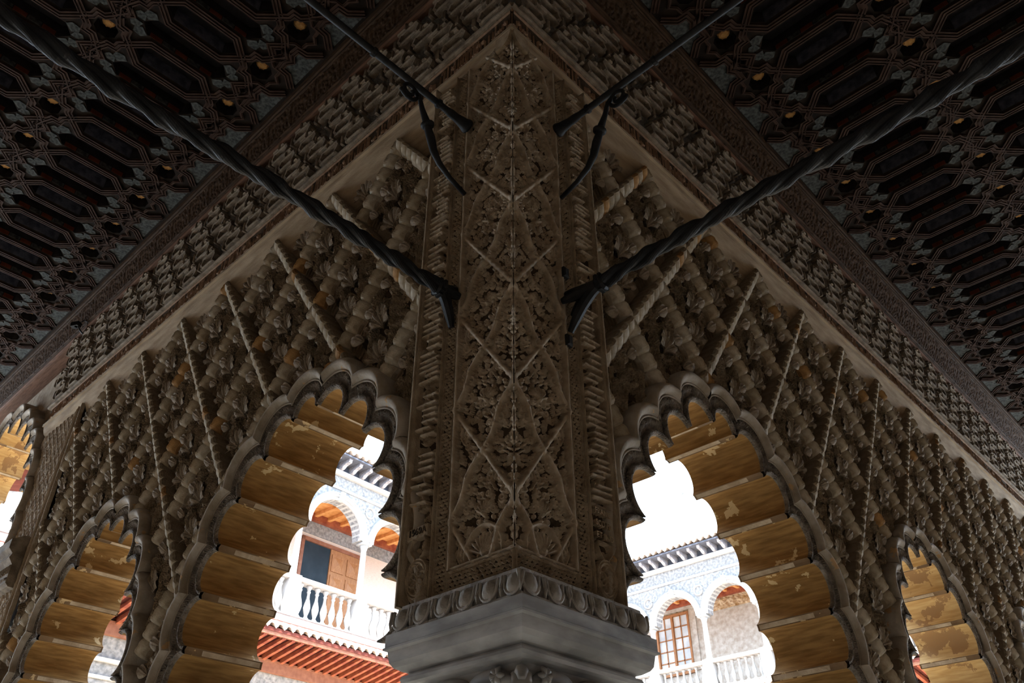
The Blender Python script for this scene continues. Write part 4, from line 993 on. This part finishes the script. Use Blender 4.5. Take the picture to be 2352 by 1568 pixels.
def panel_door(root, x0, x1, z0, z1, y, open_to):
    """double doorway: dark opening and one carved four-panel leaf"""
    g = MB(); g.box(x0, open_to, y-.03, y-.01, z0, z1); link('doorway', g.mesh('doorway', M['void']), root)
    g = MB(); g.box(x0-.12, x0, y-.12, y, z0, z1+.12); g.box(x1, x1+.14, y-.12, y, z0, z1+.12); g.box(x0-.12, x1+.14, y-.12, y, z1, z1+.14); g.box(x1+.02, x1+.08, y-.16, y-.1, z0, z1); link('door_frame', g.mesh('door_frame', M['door_frame']), root)
    g = MB(); g.box(open_to, x1, y-.08, y-.02, z0, z1); d = link('door', g.mesh('door', M['door_wood']), root)
    w_ = (x1-open_to)/2; hh = w_*1.05; z = z1-.12
    while z-hh > z0:
        for i in (0, 1):
            a, b = open_to+i*w_+.07, open_to+(i+1)*w_-.07; p = MB(); c, e = (a+b)/2, z-hh/2
            p.box(a, b, y-.115, y-.08, z-hh+.07, z-.07); p.add([(a+.09, y-.115, z-hh+.16), (b-.09, y-.115, z-hh+.16), (b-.09, y-.115, z-.16), (a+.09, y-.115, z-.16), (c, y-.18, e)], [(0, 1, 4), (1, 2, 4), (2, 3, 4), (3, 0, 4)])
            link('door_panel', p.mesh('door_panel', M['door_wood']), d)
        z -= hh
panel_door(fA, 4.93, 7.72, 9.7, 13.36, dA, 6.22)
def window(root, x0, x1, z0, z1, y, cols=2, rows=5):
    g = MB(); t = .09
    g.box(x0-t, x0, y-.14, y, z0-t, z1+t); g.box(x1, x1+t, y-.14, y, z0-t, z1+t); g.box(x0, x1, y-.14, y, z1, z1+t); g.box(x0, x1, y-.14, y, z0-t, z0)
    f = link('window', g.mesh('window', M['door_wood']), root); xm = (x0+x1)/2
    g = MB(); g.box(xm-.05, xm+.05, y-.13, y-.02, z0, z1); link('mullion', g.mesh('mullion', M['door_wood']), f)
    for side in (0, 1):
        a, b = (x0, xm-.05) if side == 0 else (xm+.05, x1); pw = (b-a)/2; ph = (z1-z0)/rows
        for i in range(2):
            for j in range(rows):
                p = MB(); p.box(a+i*pw+.025, a+(i+1)*pw-.025, y-.06, y-.04, z0+j*ph+.025, z0+(j+1)*ph-.025); link('pane', p.mesh('pane', M['glass']), f)
        g = MB(); g.box(a, b, y-.10, y-.065, z0, z0+.025)
        for j in range(rows+1): g.box(a, b, y-.09, y-.03, z0+j*ph-.025, z0+j*ph+.025)
        for i in range(3): g.box(a+i*pw-.025, a+i*pw+.025, y-.09, y-.03, z0, z1)
        link('glazing_bar', g.mesh('glazing_bar', M['door_wood']), f)
    g = MB(); g.box(x0-.42, x0-t, y-.08, y, z0, z1+.3); g.box(x1+t, x1+.42, y-.08, y, z0, z1+.3); g.box(x0-.5, x1+.5, y-.14, y, z1+.18, z1+.36); g.box(x0-.05, x1+.05, y-.03, y, z0-.6, z0-.1); link('window_surround', g.mesh('window_surround', M['beige']), f)
window(fB, 17.0, 18.62, 10.6, 13.05, dB)

# neighbouring roofs beyond the right facade
def gable(name, x, y0, y1, z0, z1, zp, label, D=8):
    g = MB(); ym = y0+(y1-y0)*.6; g.prism([(y0, 5), (y1, 5), (y1, z0), (ym, zp), (y0, z1)][::1], x, x+D, plane='yz')
    o = link(name, g.mesh(name, M['white'])); tag(o, label, 'building'); e = MB()
    for (a, za, b, zb) in ((y0, z1, ym, zp), (ym, zp, y1, z0)): e.prism([(a, za-.16), (b, zb-.16), (b, zb+.04), (a, za+.04)], x-.25, x, plane='yz')
    link('verge', e.mesh('verge', M['white']), o)
    c = MB(); c.box(x+1, x+1.8, y0+1.6, y0+2.5, z1-1, zp+1.6); c.box(x+.85, x+1.95, y0+1.45, y0+2.65, zp+1.55, zp+1.75); link('chimney', c.mesh('chimney', M['white']), o)
gable('gabled_building', 36, 14.0, 24.5, 19.6, 20.4, 22.4, 'white gabled building rising behind the right facade')
